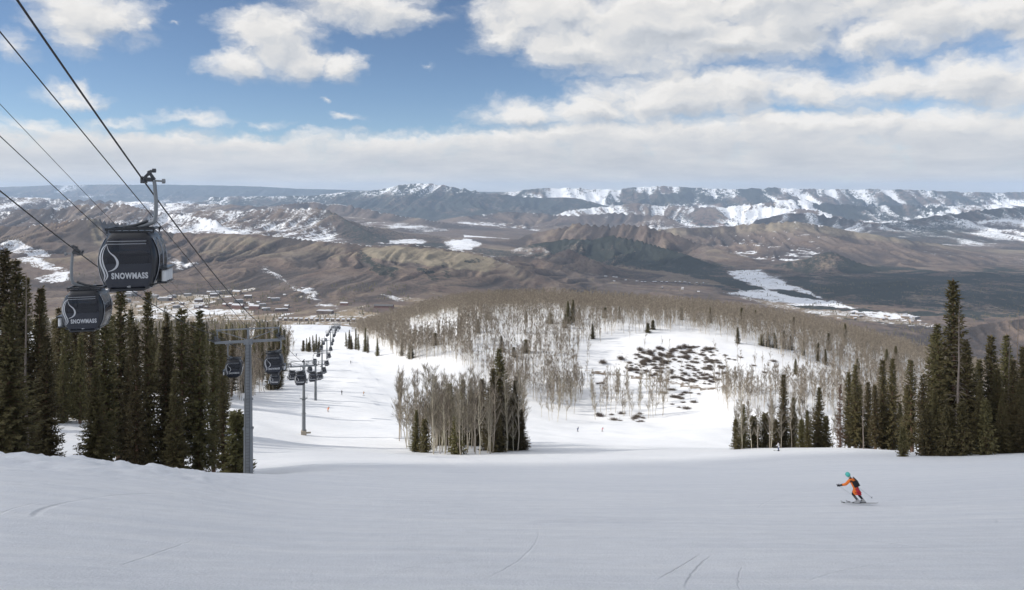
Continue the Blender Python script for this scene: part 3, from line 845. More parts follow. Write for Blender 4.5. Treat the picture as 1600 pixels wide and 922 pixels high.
def cloud(label, px, D, zg, alt, rx, ry, tr, seed, rot=0.0):
    n, k = 96, 48
    th = np.linspace(0, 2 * np.pi, n, endpoint=False); ph = np.linspace(0.02, np.pi - 0.02, k)
    T, Pp = np.meshgrid(th, ph)
    ux = np.sin(Pp) * np.cos(T); uy = np.sin(Pp) * np.sin(T); uz = np.cos(Pp)
    r = 0.62 + 0.75 * fbm(ux * 1.7 + 9 + uz, uy * 1.7 + 5 - uz, seed, 5, .6)
    X = ux * r * rx; Y = uy * r * ry; Z = np.where(uz > 0, uz, uz * .3) * r * min(rx, ry) * .45
    c, s_ = math.cos(rot), math.sin(rot)
    V = np.stack([(X * c - Y * s_).ravel(), (X * s_ + Y * c).ravel(), Z.ravel()], 1)
    i = np.arange((k - 1) * n).reshape(k - 1, n); j = np.roll(i, -1, 1)
    Fc = np.stack([i.ravel(), (i + n).ravel(), (j + n).ravel(), j.ravel()], 1)
    me = mesh_np('cloud', V, Fc, [cloud_material('cloud_vapour', tr)], True)
    f = alt / SUN.z
    o = link('cloud', me, loc=((px - CX) / FX * D + SUN.x * f, D + SUN.y * f, zg + alt))
    tag(o, kind='stuff')


for a in CLOUD_SHADOWS: cloud(*a)

# ---------------------------------------------------------------- render settings
SC.render.engine = 'CYCLES'
cy = SC.cycles
cy.max_bounces = 4; cy.diffuse_bounces = 3; cy.glossy_bounces = 2; cy.transmission_bounces = 2; cy.transparent_max_bounces = 12; cy.volume_bounces = 1
cy.use_denoising = True; cy.caustics_reflective = False; cy.caustics_refractive = False
cy.sample_clamp_indirect = 4.0
SC.view_settings.view_transform = 'Standard'; SC.view_settings.look = 'None'; SC.view_settings.gamma = 1.0
SC.view_settings.exposure = 0.0; SC.view_settings.use_curve_mapping = False
# ---------------------------------------------------------------- trees
M_BARK = material('spruce_bark', (.19, .115, .075), .9, var=.35, vscale=3)
M_NEEDLE = material('spruce_needles', (.112, .098, .043), .75, spec=.25, var=.5, vscale=1.1, obj_var=.26)
M_DEADWOOD = material('weathered_wood', (.20, .165, .14), .9, var=.3, vscale=3)
M_RUST = material('dead_needles', (.12, .07, .045), .9, var=.4, vscale=1.5)
M_ASPEN = material('aspen_bark', (.44, .395, .315), .8, var=.28, vscale=2.2, obj_var=.12)
M_TWIG = material('aspen_twigs', (.205, .178, .138), .9, var=.25, vscale=.6, obj_var=.14)
M_SHRUB = material('scrub_twigs', (.12, .098, .082), .9, var=.4, vscale=1.2, obj_var=.2)


def tube_np(pts, rad, n=5):
    """open tube through pts (k,3); returns verts, quads"""
    pts = np.asarray(pts, float); k = len(pts)
    tn = np.gradient(pts, axis=0); tn /= np.linalg.norm(tn, axis=1, keepdims=True)
    ref = np.where(np.abs(tn[:, 2:3]) > .9, np.array([[1., 0, 0]]), np.array([[0., 0, 1.]]))
    a = np.cross(tn, ref); a /= np.linalg.norm(a, axis=1, keepdims=True); b = np.cross(tn, a)
    th = np.arange(n) / n * 2 * np.pi
    V = pts[:, None, :] + (a[:, None, :] * np.cos(th)[None, :, None] + b[:, None, :] * np.sin(th)[None, :, None]) * np.asarray(rad, float)[:, None, None]
    i = np.arange((k - 1) * n).reshape(k - 1, n); j = np.roll(i, -1, 1)
    return V.reshape(-1, 3), np.stack([i.ravel(), j.ravel(), (j + n).ravel(), (i + n).ravel()], 1)


def cat(parts):
    V = []; F = []; b = 0
    for v, f in parts:
        V.append(v); F.append(f + b); b += len(v)
    return np.concatenate(V), np.concatenate(F)


def blades(P0, D, L, Wd, N):
    """diamond shaped quads: base P0, direction D, length L, width Wd, lying across N"""
    D = D / np.linalg.norm(D, axis=1, keepdims=True)
    S = np.cross(D, N); S /= np.linalg.norm(S, axis=1, keepdims=True) + 1e-9
    L = L[:, None]; Wd = Wd[:, None]
    V = np.stack([P0, P0 + D * L * .45 + S * Wd * .5, P0 + D * L, P0 + D * L * .45 - S * Wd * .5], 1)
    F = np.arange(len(P0) * 4).reshape(-1, 4)
    return V.reshape(-1, 3), F


def spruce_meshes(seed, Ht=20.0, R=2.6, dead=False, bare=0.05, dense=1.0, shape=.85, vis=1.0):
    r = np.random.default_rng(seed)
    lean = r.normal(0, .012, 2)
    hs = np.linspace(-.6, Ht, 9)
    tp = np.stack([lean[0] * hs, lean[1] * hs, hs], 1)
    rad = .017 * Ht * np.clip(1 - hs / Ht, 0.03, 1) ** .9 + .01
    tv = [tube_np(tp, rad, 7)]
    Pn = []; Dn = []; Ln = []; Wn = []; Nn = []
    z = Ht * bare
    nodes = []
    while z < Ht * .985:
        tt = z / Ht
        nb = int(round((6 + r.integers(0, 4)) * dense))
        if tt > .9: nb = max(4, nb - 2)
        a0 = r.uniform(0, 6.28)
        side = 1 + .22 * math.sin(a0 * 3)
        for k in range(nb):
            if r.uniform() > vis: continue
            az = a0 + 6.28 * k / nb + r.normal(0, .25)
            gap = fnoise(np.array([az * 1.6]), np.array([z * .35]), seed)[0]
            L = R * .86 * (min(1.0, (1 - tt) / .93) ** shape) * (.50 + .75 * gap) * r.uniform(.8, 1.12) + .16
            if tt < .16: L *= .6 + 2.2 * tt
            nodes.append((z + r.normal(0, .06), az, L, tt))
        z += (.34 + .16 * r.uniform()) * (Ht / 20) ** .5 * (1.15 - .4 * tt)
    for (zz, az, L, tt) in nodes:
        o = np.array([math.cos(az), math.sin(az), 0.0]); s_ = np.array([-o[1], o[0], 0.0])
        slope = -.42 + .95 * tt + r.normal(0, .07)
        m = max(3, int(L / .26))
        u = (np.arange(m) + .6 + r.uniform(-.2, .2, m)) / m
        base = np.array([lean[0] * zz, lean[1] * zz, zz])
        pos = base + o * (u * L)[:, None] + np.array([0, 0, 1.]) * (slope * u * L - .16 * L * u * (1 - u) * 2 + .10 * L * u ** 3)[:, None]
        if L > .9:
            tv.append(tube_np(np.stack([base, pos[m // 2], pos[-1]]), [.03 + .012 * L, .02, .006], 3))
        if dead and r.uniform() < .55: continue
        for sg in (-1, 1, 0, 2):
            if sg == 2:
                d = o * .55 + np.array([0, 0, -1.0]) * .9
                ln = .30 + .16 * L * (1 - u)
            elif sg == 0:
                d = o + np.array([0, 0, .12]); ln = np.full(m, .42)
            else:
                d = o * .75 + s_ * sg * 1.0 + np.array([0, 0, -.18]); ln = (.26 + .34 * L * (1 - u) * .6).clip(.2, .85)
            dd = d[None, :] + r.normal(0, .2, (m, 3))
            Pn.append(pos + r.normal(0, .03, (m, 3))); Dn.append(dd); Ln.append(ln * r.uniform(.8, 1.25, m)); Wn.append(ln * .42 + .05)
            nn = np.tile(np.array([[0, 0, 1.]]), (m, 1)) + r.normal(0, .45, (m, 3)) if sg != 2 else np.tile(o[None, :], (m, 1)) + r.normal(0, .4, (m, 3))
            Nn.append(nn)
    V, F = blades(np.concatenate(Pn), np.concatenate(Dn), np.concatenate(Ln), np.concatenate(Wn), np.concatenate(Nn))
    tv, tf = cat(tv)
    trunk = mesh_np('trunk', tv, tf, [M_DEADWOOD if dead else M_BARK], True)
    crown = mesh_np('crown', V, F, [M_RUST if dead else M_NEEDLE])
    return trunk, crown, Ht


SPRUCE = [spruce_meshes(1, 20, 3.3, shape=1.0), spruce_meshes(2, 20, 2.7, shape=.9), spruce_meshes(3, 20, 4.0, bare=.03, shape=1.1), spruce_meshes(4, 20, 2.2, bare=.08, shape=.8),
          spruce_meshes(5, 20, 3.1, bare=.10, vis=.85, shape=.95), spruce_meshes(6, 20, 2.7, bare=.12, vis=.75, shape=.75), spruce_meshes(7, 20, 4.8, bare=.01, shape=1.15)]
SPRUCE_YOUNG = [spruce_meshes(11, 6, 1.9, bare=.01, dense=.9, shape=1.05), spruce_meshes(12, 6, 1.55, bare=.02, dense=.9, shape=.95)]


def spruce(px, top, D, label, group=None, var=None, wid=1.0, base=None, young=False, name='spruce_tree', cat_='spruce', protos=None):
    g = ground(px, D, .15)
    if base is not None: g.z = base
    zt = -(top - HY) / FX * D
    h = max(zt - g.z, 1.5)
    L = protos or (SPRUCE_YOUNG if (young or h < 8) else SPRUCE)
    tr, cr, H0 = L[(var if var is not None else random.randrange(100)) % len(L)]
    s = h / H0; w = s ** .75 * wid if not (young or h < 8) else s * wid
    root = link(name, None, loc=g, rot=(0, 0, random.uniform(0, 6.28)), scale=(w, w, s))
    tag(root, label, cat_, group)
    link('trunk', tr, root); link('crown', cr, root)
    return root


def bare_trunk_meshes(seed, Ht=20.0, rad0=.20, nbr=40, blen=1.6):
    r = np.random.default_rng(seed)
    hs = np.linspace(-.5, Ht, 12)
    tp = np.stack([np.cumsum(r.normal(0, .05, 12)), np.cumsum(r.normal(0, .05, 12)), hs], 1)
    parts = [tube_np(tp, rad0 * np.clip(1 - hs / Ht, .06, 1) ** .7, 7)]
    br = []
    for k in range(nbr):
        z = r.uniform(.12, .98) * Ht; az = r.uniform(0, 6.28); L = blen * (1.05 - z / Ht) * r.uniform(.4, 1.3) + .2
        b = np.array([np.interp(z, hs, tp[:, 0]), np.interp(z, hs, tp[:, 1]), z]); d = np.array([math.cos(az), math.sin(az), r.uniform(-.6, .25)])
        br.append(tube_np(np.stack([b, b + d * L * .5, b + d * L + np.array([0, 0, -.12 * L])]), [.035, .025, .008], 3))
    v, f = cat(parts + br)
    return mesh_np('dead_tree', v, f, [M_DEADWOOD], True), None, Ht


SNAG = [bare_trunk_meshes(21), bare_trunk_meshes(22, nbr=90, blen=2.4), bare_trunk_meshes(23, nbr=14, blen=.8, rad0=.16)]


def snag(px, top, D, label, var=0, tilt=(0, 0), base=None):
    g = ground(px, D, .15)
    if base is not None: g.z = base
    zt = -(top - HY) / FX * D
    tr, br_, H0 = SNAG[var]; s = max(zt - g.z, 2) / H0
    root = link('dead_tree', tr, loc=g, rot=(tilt[0], tilt[1], 0), scale=(max(s, .7), max(s, .7), s)); tag(root, label, 'dead tree')


GL = 'spruces beside the gondola'
left = [  # px, top, D, label
    (-38, 395, 74, 'dark spruce cut off by the picture edge beside the tall left spruces', 2), (3, 386, 79, 'tall dark spruce in front of the leftmost spruce stand, cut by the picture edge', 0),
    (31, 402, 83, 'tallest pointed spruce of the far left stand, behind the bare reddish trunk', 2), (58, 447, 82, 'broad spruce just right of the bare reddish trunk', 4),
    (14, 470, 67, 'lower spruce at the left picture edge with branches to the snow', 6), (72, 520, 78, 'shorter spruce on the right edge of the far left stand', 1),
    (165, 452, 88, 'slim spruce hanging behind the lower of the two near gondola cabins', 3), (186, 441, 92, 'spruce rising right behind the second gondola cabin, its top between the two cabins', 4),
    (232, 452, 84, 'tall full spruce below the near gondola cabin, middle of the left grove', 0), (214, 505, 79, 'shorter spruce in front of the tall full spruce of the left grove', 3),
    (258, 505, 86, 'mid height spruce right behind the tall full spruce of the left grove', 1), (283, 481, 87, 'narrow spruce, second tallest point of the left grove', 5),
    (311, 480, 88, 'narrow pointed spruce near the first lift tower, forking beside its neighbour', 1),
    (334, 512, 91, 'thin spruce left of the first lift tower', 3), (350, 585, 80, 'ragged thin spruce next to the pole of the first lift tower', 5),
    (368, 640, 77, 'small young spruce left of the pole of the first lift tower', 3), (379, 652, 80, 'young spruce touching the pole of the first lift tower', 1),
    (275, 575, 78, 'dense low spruce between the reddish trunks of the left grove', 1), (196, 560, 83, 'low spruce right of the leaning dead trunk', 5)]
for (a, b, c, l, v) in left:
    spruce(a, b, c, l, GL, v, wid=random.uniform(.8, 1.2))
spruce(149, 572, 79, 'young spruce with boughs to the snow left of the leaning dead trunk', GL, 6, wid=1.0)
for (a, b, c, v) in [(92, 478, 145, 1), (104, 470, 138, 3), (118, 455, 146, 0), (131, 480, 150, 3), (141, 470, 142, 1), (84, 500, 150, 5), (152, 476, 148, 4), (175, 490, 150, 1), (205, 480, 146, 0), (262, 486, 150, 3), (125, 520, 135, 3), (98, 540, 133, 1), (300, 500, 150, 1), (345, 515, 152, 3), (-60, 420, 120, 0), (40, 430, 130, 1), (65, 450, 135, 2)]:
    spruce(a, b, c, 'spruce in the shaded row behind the near left grove, past a gap of snow', 'spruces behind the left grove', v)
snag(42, 425, 72, 'tall bare reddish dead trunk standing before the far left spruces', 2)
snag(168, 640, 83, 'dead trunk leaning over the snow gap in the left grove', 2, tilt=(0, .75))

# clump at the fork of the two runs
CG = 'spruces in the aspen clump'
for (a, b, c, l, v, w) in [(787, 543, 152, 'tallest full spruce of the clump where the ski runs fork', 2, 1.0), (770, 575, 149, 'spruce leaning on the left of the tallest spruce at the fork', 0, .95),
                           (803, 592, 153, 'spruce on the right shoulder of the tallest spruce at the fork', 2, .9), (815, 640, 152, 'small spruce at the right end of the clump at the fork', 6, .8),
                           (776, 610, 145, 'front spruce under the tallest spruce at the fork', 2, .9), (650, 640, 145, 'low spruce at the left end of the aspen clump by the run', 0, .9), (664, 655, 143, 'lower twin of the spruce at the left end of the aspen clump', 2, .7),
                           (702, 598, 166, 'dark spruce deep inside the aspen clump', 0, 1.0), (722, 594, 168, 'spruce showing between white trunks in the aspen clump', 2, 1.0), (714, 650, 137, 'small spruce at the front foot of the aspen clump', 1, .9),
                           (742, 612, 165, 'spruce right of centre inside the aspen clump', 2, 1.0), (690, 615, 168, 'spruce left of centre inside the aspen clump', 0, 1.0), (752, 590, 172, 'spruce at the back of the aspen clump beside the tall ones', 4, 1.0)]:
    spruce(a, b, c, l, CG, v, wid=w * 1.35)

# right hand edge of the slope
RG_ = 'spruces on the right edge of the run'
for (a, b, c, l, v, w) in [(1160, 630, 150, 'leftmost spruce on the right edge of the run, short and full', 2, .9), (1150, 655, 147, 'low spruce at the very left end of the right hand trees', 6, .7), (1225, 583, 152, 'taller spruce with a dark round top behind the standing skier', 1, .95),
                           (1239, 620, 149, 'spruce just right of the round topped spruce', 0, .9), (1277, 603, 147, 'broad spruce left of the reddish dead spruce', 2, 1.0), (1262, 640, 145, 'low spruce leaning on the broad one near the dead spruce', 0, .9),
                           (1196, 645, 152, 'spruce half hidden among pale aspen trunks at the right', 0, .9), (1337, 568, 141, 'slim dark spruce right behind the reddish dead spruce', 1, .9), (1327, 580, 146, 'slim spruce touching the reddish dead spruce', 3, 1.0),
                           (1345, 600, 143, 'spruce with a bare orange trunk foot beside the dead spruce', 5, 1.0), (1380, 560, 139, 'tall narrow spruce of the close pair in the right hand trees', 1, 1.0), (1393, 558, 137, 'narrow right twin of the close spruce pair', 0, .9),
                           (1368, 600, 137, 'lower spruce in front of the close spruce pair', 3, 1.0), (1406, 630, 141, 'small dark spruce right of the close spruce pair', 1, 1.0), (1356, 595, 150, 'spruce in the gap behind the orange trunk foot', 1, 1.0),
                           (1411, 668, 98, 'little cone shaped spruce standing alone before the big right hand stand', 6, .75), (1492, 434, 106, 'tallest spruce of the whole right side, its tip against the hills', 0, 1.12), (1474, 505, 109, 'spruce left of the tallest right hand spruce', 2, 1.0),
                           (1456, 520, 113, 'spruce at the left of the big right hand stand with a thin top', 5, 1.0), (1512, 530, 104, 'spruce on the right flank of the tallest right hand spruce', 0, 1.0), (1440, 585, 110, 'spruce of thin grey boughs at the left of the big right hand stand', 5, .8),
                           (1550, 522, 110, 'full pointed spruce second in height at the right', 1, 1.1), (1560, 575, 104, 'spruce before the full pointed one on the right', 0, 1.0), (1532, 595, 100, 'lower spruce between the tallest and the second tallest right hand spruce', 2, .8),
                           (1582, 560, 102, 'spruce near the right picture edge behind the low row', 1, 1.0), (1600, 540, 104, 'spruce cut by the right picture edge, with a high top', 0, 1.0), (1566, 615, 98, 'low bushy spruce at the snow edge near the right picture edge', 6, .7),
                           (1480, 635, 98, 'low spruce at the foot of the tallest right hand spruce, on its left', 2, .8), (1503, 630, 97, 'low spruce at the foot of the tallest right hand spruce, on its right', 0, .8), (1462, 610, 103, 'mid height spruce at the left foot of the tallest right hand spruce', 0, .9),
                           (1541, 625, 96, 'small bushy spruce on the snow edge below the second tallest spruce', 6, .65), (1598, 615, 97, 'low spruce at the snow edge cut by the right picture edge', 2, .8), (1640, 560, 100, 'spruce beyond the right picture edge', 0, 1.0),
                           (1178, 650, 151, 'small spruce between the leftmost spruces and the pale aspens on the right', 0, 1.0), (1212, 655, 149, 'low spruce left of the round topped spruce', 2, .9), (1252, 655, 147, 'small spruce between the round topped and the broad spruce', 2, .8),
                           (1290, 650, 146, 'small spruce left against the reddish dead spruce', 0, .8), (1418, 600, 130, 'thin spruce between the close pair and the big right hand stand', 1, 1.0), (1425, 560, 118, 'thin tall spruce at the left of the big right hand stand', 5, .9),
                           (1522, 560, 112, 'spruce filling the gap right of the tallest right hand spruce', 2, 1.0), (1572, 520, 113, 'tall spruce close right of the full pointed one', 1, 1.0), (1588, 590, 100, 'spruce before the bare trunks near the right picture edge', 2, .9), (1448, 640, 100, 'small spruce at the left foot of the big right hand stand', 0, .9)]:
    spruce(a, b, c, l, RG_, v, wid=w * 1.15)
spruce(1313, 598, 141, 'dead spruce with rusty brown twigs at the right edge of the run', None, 0, .85, protos=[spruce_meshes(31, 20, 2.2, dead=True)], name='dead_spruce', cat_='dead tree')
snag(1500, 478, 99, 'grey dead tree with fine drooping branches before the tallest right hand spruce', 1)
snag(1577, 500, 108, 'thin bare dead trunk left of its taller twin at the right picture edge', 2)
snag(1590, 480, 110, 'taller thin bare dead trunk near the right picture edge', 2)
snag(1349, 600, 134, 'bare orange trunk rising in front of the right hand spruces', 2)

# single conifers on the wooded hill and by the run
for (a, top, bs, n) in [(747, 498, 520, 0), (785, 524, 550, 1), (822, 530, 551, 0), (803, 542, 558, 1), (888, 470, 506, 1), (895, 468, 504, 0), (882, 490, 512, 1), (926, 505, 530, 0), (1153, 511, 537, 0), (1190, 522, 540, 1), (1200, 518, 542, 0), (1212, 520, 544, 1),
                        (1225, 516, 545, 0), (1234, 524, 546, 1), (1255, 533, 556, 1), (1243, 560, 585, 0), (1020, 500, 515, 1), (1012, 505, 520, 0), (905, 480, 500, 1), (945, 480, 497, 0), (968, 478, 498, 1), (1065, 480, 500, 0), (1085, 484, 503, 1), (860, 488, 506, 0),
                        (822, 485, 505, 1), (762, 486, 500, 0), (1278, 535, 565, 1), (1290, 545, 570, 0), (1320, 505, 540, 1), (1385, 545, 580, 0), (1400, 540, 580, 1), (1340, 560, 600, 0), (680, 520, 540, 1), (628, 535, 556, 0), (642, 540, 560, 1),
                        (1160, 480, 508, 1), (1180, 484, 510, 0), (1240, 495, 522, 1), (1110, 480, 505, 0), (1295, 520, 548, 0)]:
    D = depth_of(a, bs, 325, 900)
    spruce(a, top, D, wid=1.65, label='small spruce among bare aspens on the snowy hill', group='small spruces on the aspen hill', var=n * 2 + random.randrange(2))
for (a, top, bs) in [(541, 519, 543), (546, 515, 545), (549, 524, 546), (556, 513, 547), (560, 521, 548), (571, 512, 550), (575, 524, 552), (590, 528, 556)]:
    D = depth_of(a, bs, 400, 900); spruce(a, top, D, 'dark spruce in the row along the far right edge of the groomed run', 'spruces along the far run edge')
for (a, top, bs) in [(474, 532, 549), (479, 528, 549), (484, 526, 549), (489, 524, 549), (494, 522, 549), (499, 526, 548), (503, 530, 547), (482, 535, 550), (491, 532, 550), (498, 534, 550)]:
    D = depth_of(a, bs, 440, 900); spruce(a, top, D, 'spruce in the small tree island in the middle of the far run', 'spruces of the tree island')
r = np.random.default_rng(77)
n = 0
while n < 150:                                           # conifers of the shaded wood left of the run
    D = math.exp(r.uniform(math.log(212), math.log(620))); a = r.uniform(230, 470)
    lim = np.interp(D, [215, 280, 330, 500, 760], [350, 436, 442, 455, 440])
    if a > lim: continue
    g = ground(a, D); hgt = r.uniform(13, 23)
    spruce(a, HY - FX * (g.z + hgt) / D, D, 'conifer in the shaded wood between the left grove and the run', 'conifers of the wood left of the run')
    n += 1


# ---------------------------------------------------------------- aspens
def aspen_parts(seed, Ht=14.0, limbs=9, twigs=110, n=5, tw_w=.06):
    r = np.random.default_rng(seed)
    hs = np.array([-.5, Ht * .2, Ht * .45, Ht * .7, Ht * .88, Ht])
    off = np.cumsum(r.normal(0, .14, (6, 2)), 0); off[0] = 0
    tp = np.column_stack([off, hs])
    wood = [tube_np(tp, np.array([.105, .09, .075, .05, .028, .010]) * (Ht / 14), n)]
    tips = []
    for k in range(limbs):
        z = Ht * r.uniform(.24, .95); az = r.uniform(0, 6.28); L = (1.05 - z / Ht) * r.uniform(1.4, 2.8) + .6
        b = np.array([np.interp(z, hs, tp[:, 0]), np.interp(z, hs, tp[:, 1]), z])
        d = np.array([math.cos(az), math.sin(az), r.uniform(.8, 1.9)]); d /= np.linalg.norm(d)
        e = b + d * L; e[2] += .25 * L
        wood.append(tube_np(np.stack([b, b + d * L * .5, e]), [.05, .035, .012], 3))
        for q in r.uniform(.15, 1.05, max(1, int(twigs / limbs))):
            tips.append((b + (e - b) * q, d))
    for q in r.uniform(.35, 1, twigs // 4):
        z = Ht * q; tips.append((np.array([np.interp(z, hs, tp[:, 0]), np.interp(z, hs, tp[:, 1]), z]), np.array([0, 0, 1.])))
    P0 = np.array([q[0] for q in tips]); D0 = np.array([q[1] for q in tips]) * .8 + r.normal(0, .42, (len(tips), 3)); D0[:, 2] += .55
    L = r.uniform(.6, 1.5, len(tips))
    tw = blades(P0, D0, L, np.full(len(tips), tw_w), r.normal(0, 1, (len(tips), 3)))
    return cat(wood), tw


ASPEN = []
for k in range(6):
    w, tw = aspen_parts(50 + k, 14, 16, 330, 6, .05)
    ASPEN.append((mesh_np('trunk', w[0], w[1], [M_ASPEN], True), mesh_np('crown', tw[0], tw[1], [M_TWIG])))


def aspen(px, D, h, label, group, lean=.04):
    tr, cr = ASPEN[random.randrange(len(ASPEN))]
    s = h / 14.0
    root = link('aspen_tree', None, loc=ground(px, D, .1), rot=(random.gauss(0, lean), random.gauss(0, lean), random.uniform(0, 6.28)), scale=(s ** .8, s ** .8, s))
    tag(root, label, 'aspen', group)
    link('trunk', tr, root); link('crown', cr, root)


N_ASPEN = 0
spots = []
for k in range(150):                                      # the clump where the runs fork
    D = r.uniform(134, 186)
    lo = np.interp(D, [134, 150, 170, 186], [668, 640, 622, 618]); hi = np.interp(D, [134, 150, 186], [770, 815, 828])
    spots.append((r.uniform(lo, hi), D, r.uniform(9, 18.5)))
for (px_, D, h) in spots:
    aspen(px_, D, h, 'bare pale aspen in the clump where the two runs fork', 'aspens of the clump at the fork'); N_ASPEN += 1
for k in range(52):                                       # pale stems among the right hand spruces
    D = r.uniform(143, 165); px_ = r.uniform(1145, 1270) if k < 30 else r.uniform(1290, 1445)
    aspen(px_, D, r.uniform(7, 12), 'thin pale aspen between the spruces on the right edge of the run', 'aspens among the right hand spruces'); N_ASPEN += 1
foot = []
while len(foot) < 300 - N_ASPEN:                          # nearest trees of the hill
    a = r.uniform(835, 1160); bs = r.uniform(606, 662); D = depth_of(a, bs, 300, 520)
    ok = (845 < a < 905 and bs > 590) or (925 < a < 1048 and 604 < bs < 656) or (a > 1105 and bs < 642)
    if ok and D < 420: foot.append((a, D))
for (a, D) in foot:
    aspen(a, D, r.uniform(11, 16), 'slender bare aspen at the snowy foot of the hill', 'aspens at the foot of the hill')

# the rest of the aspen wood: one mass of thousands
tmpl = []
for k in range(7):
    w, tw = aspen_parts(80 + k, 13, 8, 112, 3, .08)
    tmpl.append((np.concatenate([w[0], tw[0]]), np.concatenate([w[1], tw[1] + len(w[0])]), len(w[1])))


def grove(name, label, pts, hts, kind='stuff'):
    Vs = []; Fs = []; Ms = []; b = 0
    xs = np.array([(p[0] - CX) / FX * p[1] for p in pts]); ys = np.array([p[1] for p in pts], float)
    zs = H(xs, ys)
    for i in range(len(pts)):
        v, f, nw = tmpl[i % len(tmpl)]
        s = hts[i] / 13.0; a = r.uniform(0, 6.28); c, s2 = math.cos(a), math.sin(a)
        lx, ly = r.normal(0, .04, 2)
        X = (v[:, 0] * c - v[:, 1] * s2) * s + lx * v[:, 2]; Y = (v[:, 0] * s2 + v[:, 1] * c) * s + ly * v[:, 2]
        Vs.append(np.stack([X + xs[i], Y + ys[i], v[:, 2] * s + zs[i] - .1], 1)); Fs.append(f + b); b += len(v)
        mi = np.ones(len(f), np.int32); mi[:nw] = 0; Ms.append(mi)
    me = mesh_np(name, np.concatenate(Vs), np.concatenate(Fs), [M_ASPEN, M_TWIG], False, np.concatenate(Ms))
    return tag(link(name, me), label, 'aspen wood', kind=kind)


pts = []; hts = []
NC = 52000
aa = r.uniform(520, 1640, NC); DD = np.exp(r.uniform(math.log(315), math.log(800), NC)); zz = Hp(aa, DD); bb = HY - FX * zz / DD
cl = fbm(aa / 26, DD / 24, 401, 3)
for a, D, b, c in zip(aa, DD, bb, cl):
    p = 0.0
    crest = np.interp(a, [520, 620, 720, 830, 950, 1080, 1200, 1330, 1450, 1640], [512, 503, 480, 476, 480, 488, 501, 527, 563, 604])
    if D > 500: p = .80
    if b < crest + 24: p = max(p, .85)
    elif b < crest + 52: p = max(p, .20 + .5 * (c > .52))
    else: p = max(p, .30 if c > .47 else .06)
    if a < 730 and D > 395:
        p = max(p, .85)
        if 640 < a < 715 and crest + 12 < b < crest + 42: p = .12
    if 700 < a < 910 and 520 < b < 640: p = max(p, .55 if c > .42 else .2)
    if a > 1130 and b > crest + 24: p = max(p, .42 if c > .42 else .14)
    # the clearing with scrub, and the open runs
    if in_poly(np.array([a]), np.array([b]), [(905, 560), (950, 528), (1060, 514), (1140, 530), (1235, 560), (1245, 600), (1130, 612), (1100, 680), (1040, 660), (1048, 606), (900, 600)])[0]: p = .015
    lim = np.interp(D, [315, 340, 380, 400, 450, 500, 600, 800], [840, 790, 700, 628, 606, 590, 560, 548])
    if a < lim: p = 0
    if D < np.interp(a, [830, 900, 1060, 1150, 1240, 1400, 1640], [338, 338, 350, 335, 300, 290, 280]): p = 0
    if a > 1240 and D > 640 and r.uniform() < .3: p = 0
    if r.uniform() < p * .62:
        pts.append((a, D)); hts.append(r.uniform(8.5, 14.5))
print('hill aspens', len(pts))
grove('aspen_wood', 'bare grey brown aspen wood covering the snowy hill', pts, hts)
pts = []; hts = []
while len(pts) < 3600:
    D = math.exp(r.uniform(math.log(215), math.log(2300))); a = r.uniform(60, 520)
    lim = np.interp(D, [215, 280, 330, 500, 700, 900, 1300, 2300], [350, 438, 445, 462, 452, 446, 440, 440])
    if a > lim: continue
    if D < 300 and a < 250: continue
    pts.append((a, D)); hts.append(r.uniform(9, 17))
grove('aspen_forest', 'bare aspen forest sloping down left of the run to the village', pts, hts)

# far conifers, low poly cones of drooping boughs: one mass
def conifer_mass(name, label, pts, hts):
    V0 = []; F0 = []
    rr = np.random.default_rng(5)
    for k in range(5):
        zb = .12 + k * .17; w = .20 * (1 - k * .17); n = 7; base = len(V0)
        V0.append((0, 0, min(1.0, zb + .34)))
        for q in range(n):
            th = 6.283 * q / n + k; V0.append((math.cos(th) * w * rr.uniform(.7, 1.2), math.sin(th) * w * rr.uniform(.7, 1.2), zb - rr.uniform(0, .06)))
        for q in range(n): F0.append((base, base + 1 + q, base + 1 + (q + 1) % n))
    V0 = np.array(V0); F0 = np.array(F0)
    xs = np.array([(p[0] - CX) / FX * p[1] for p in pts]); ys = np.array([p[1] for p in pts], float); zs = H(xs, ys)
    hts = np.array(hts); a = rr.uniform(0, 6.28, len(pts))
    X = V0[None, :, 0] * np.cos(a)[:, None] - V0[None, :, 1] * np.sin(a)[:, None]; Y = V0[None, :, 0] * np.sin(a)[:, None] + V0[None, :, 1] * np.cos(a)[:, None]
    V = np.stack([X * hts[:, None] + xs[:, None], Y * hts[:, None] + ys[:, None], V0[None, :, 2] * hts[:, None] + zs[:, None] - .4], 2).reshape(-1, 3)
    F = (F0[None] + (np.arange(len(pts)) * len(V0))[:, None, None]).reshape(-1, 3)
    return tag(link(name, mesh_np(name, V, F, [M_NEEDLE])), label, 'conifers', kind='stuff')


pts = []; hts = []
while len(pts) < 900:
    D = math.exp(r.uniform(math.log(700), math.log(2500))); a = r.uniform(-250, 500)
    lim = np.interp(D, [700, 900, 1300, 2300], [440, 436, 430, 440])
    if a > lim: continue
    pts.append((a, D)); hts.append(r.uniform(9, 18))
for (x0, x1, d0, d1, n) in [(100, 640, 2500, 3500, 1900), (900, 1300, 4300, 6500, 900), (1250, 1620, 2900, 5200, 1500)]:
    for k in range(n):
        D = r.uniform(d0, d1); a = r.uniform(x0, x1)
        if fbm(np.array([a / 30]), np.array([D / 120]), 55, 3)[0] < .5: continue
        pts.append((a, D)); hts.append(r.uniform(8, 16))
for k in range(700):        # along the rims of the mesas
    a = r.uniform(170, 520); D = r.uniform(6900, 8300); pts.append((a, D)); hts.append(r.uniform(12, 22))
conifer_mass('distant_conifers', 'scattered dark conifers in the valley and on the mesa rims', pts, hts)


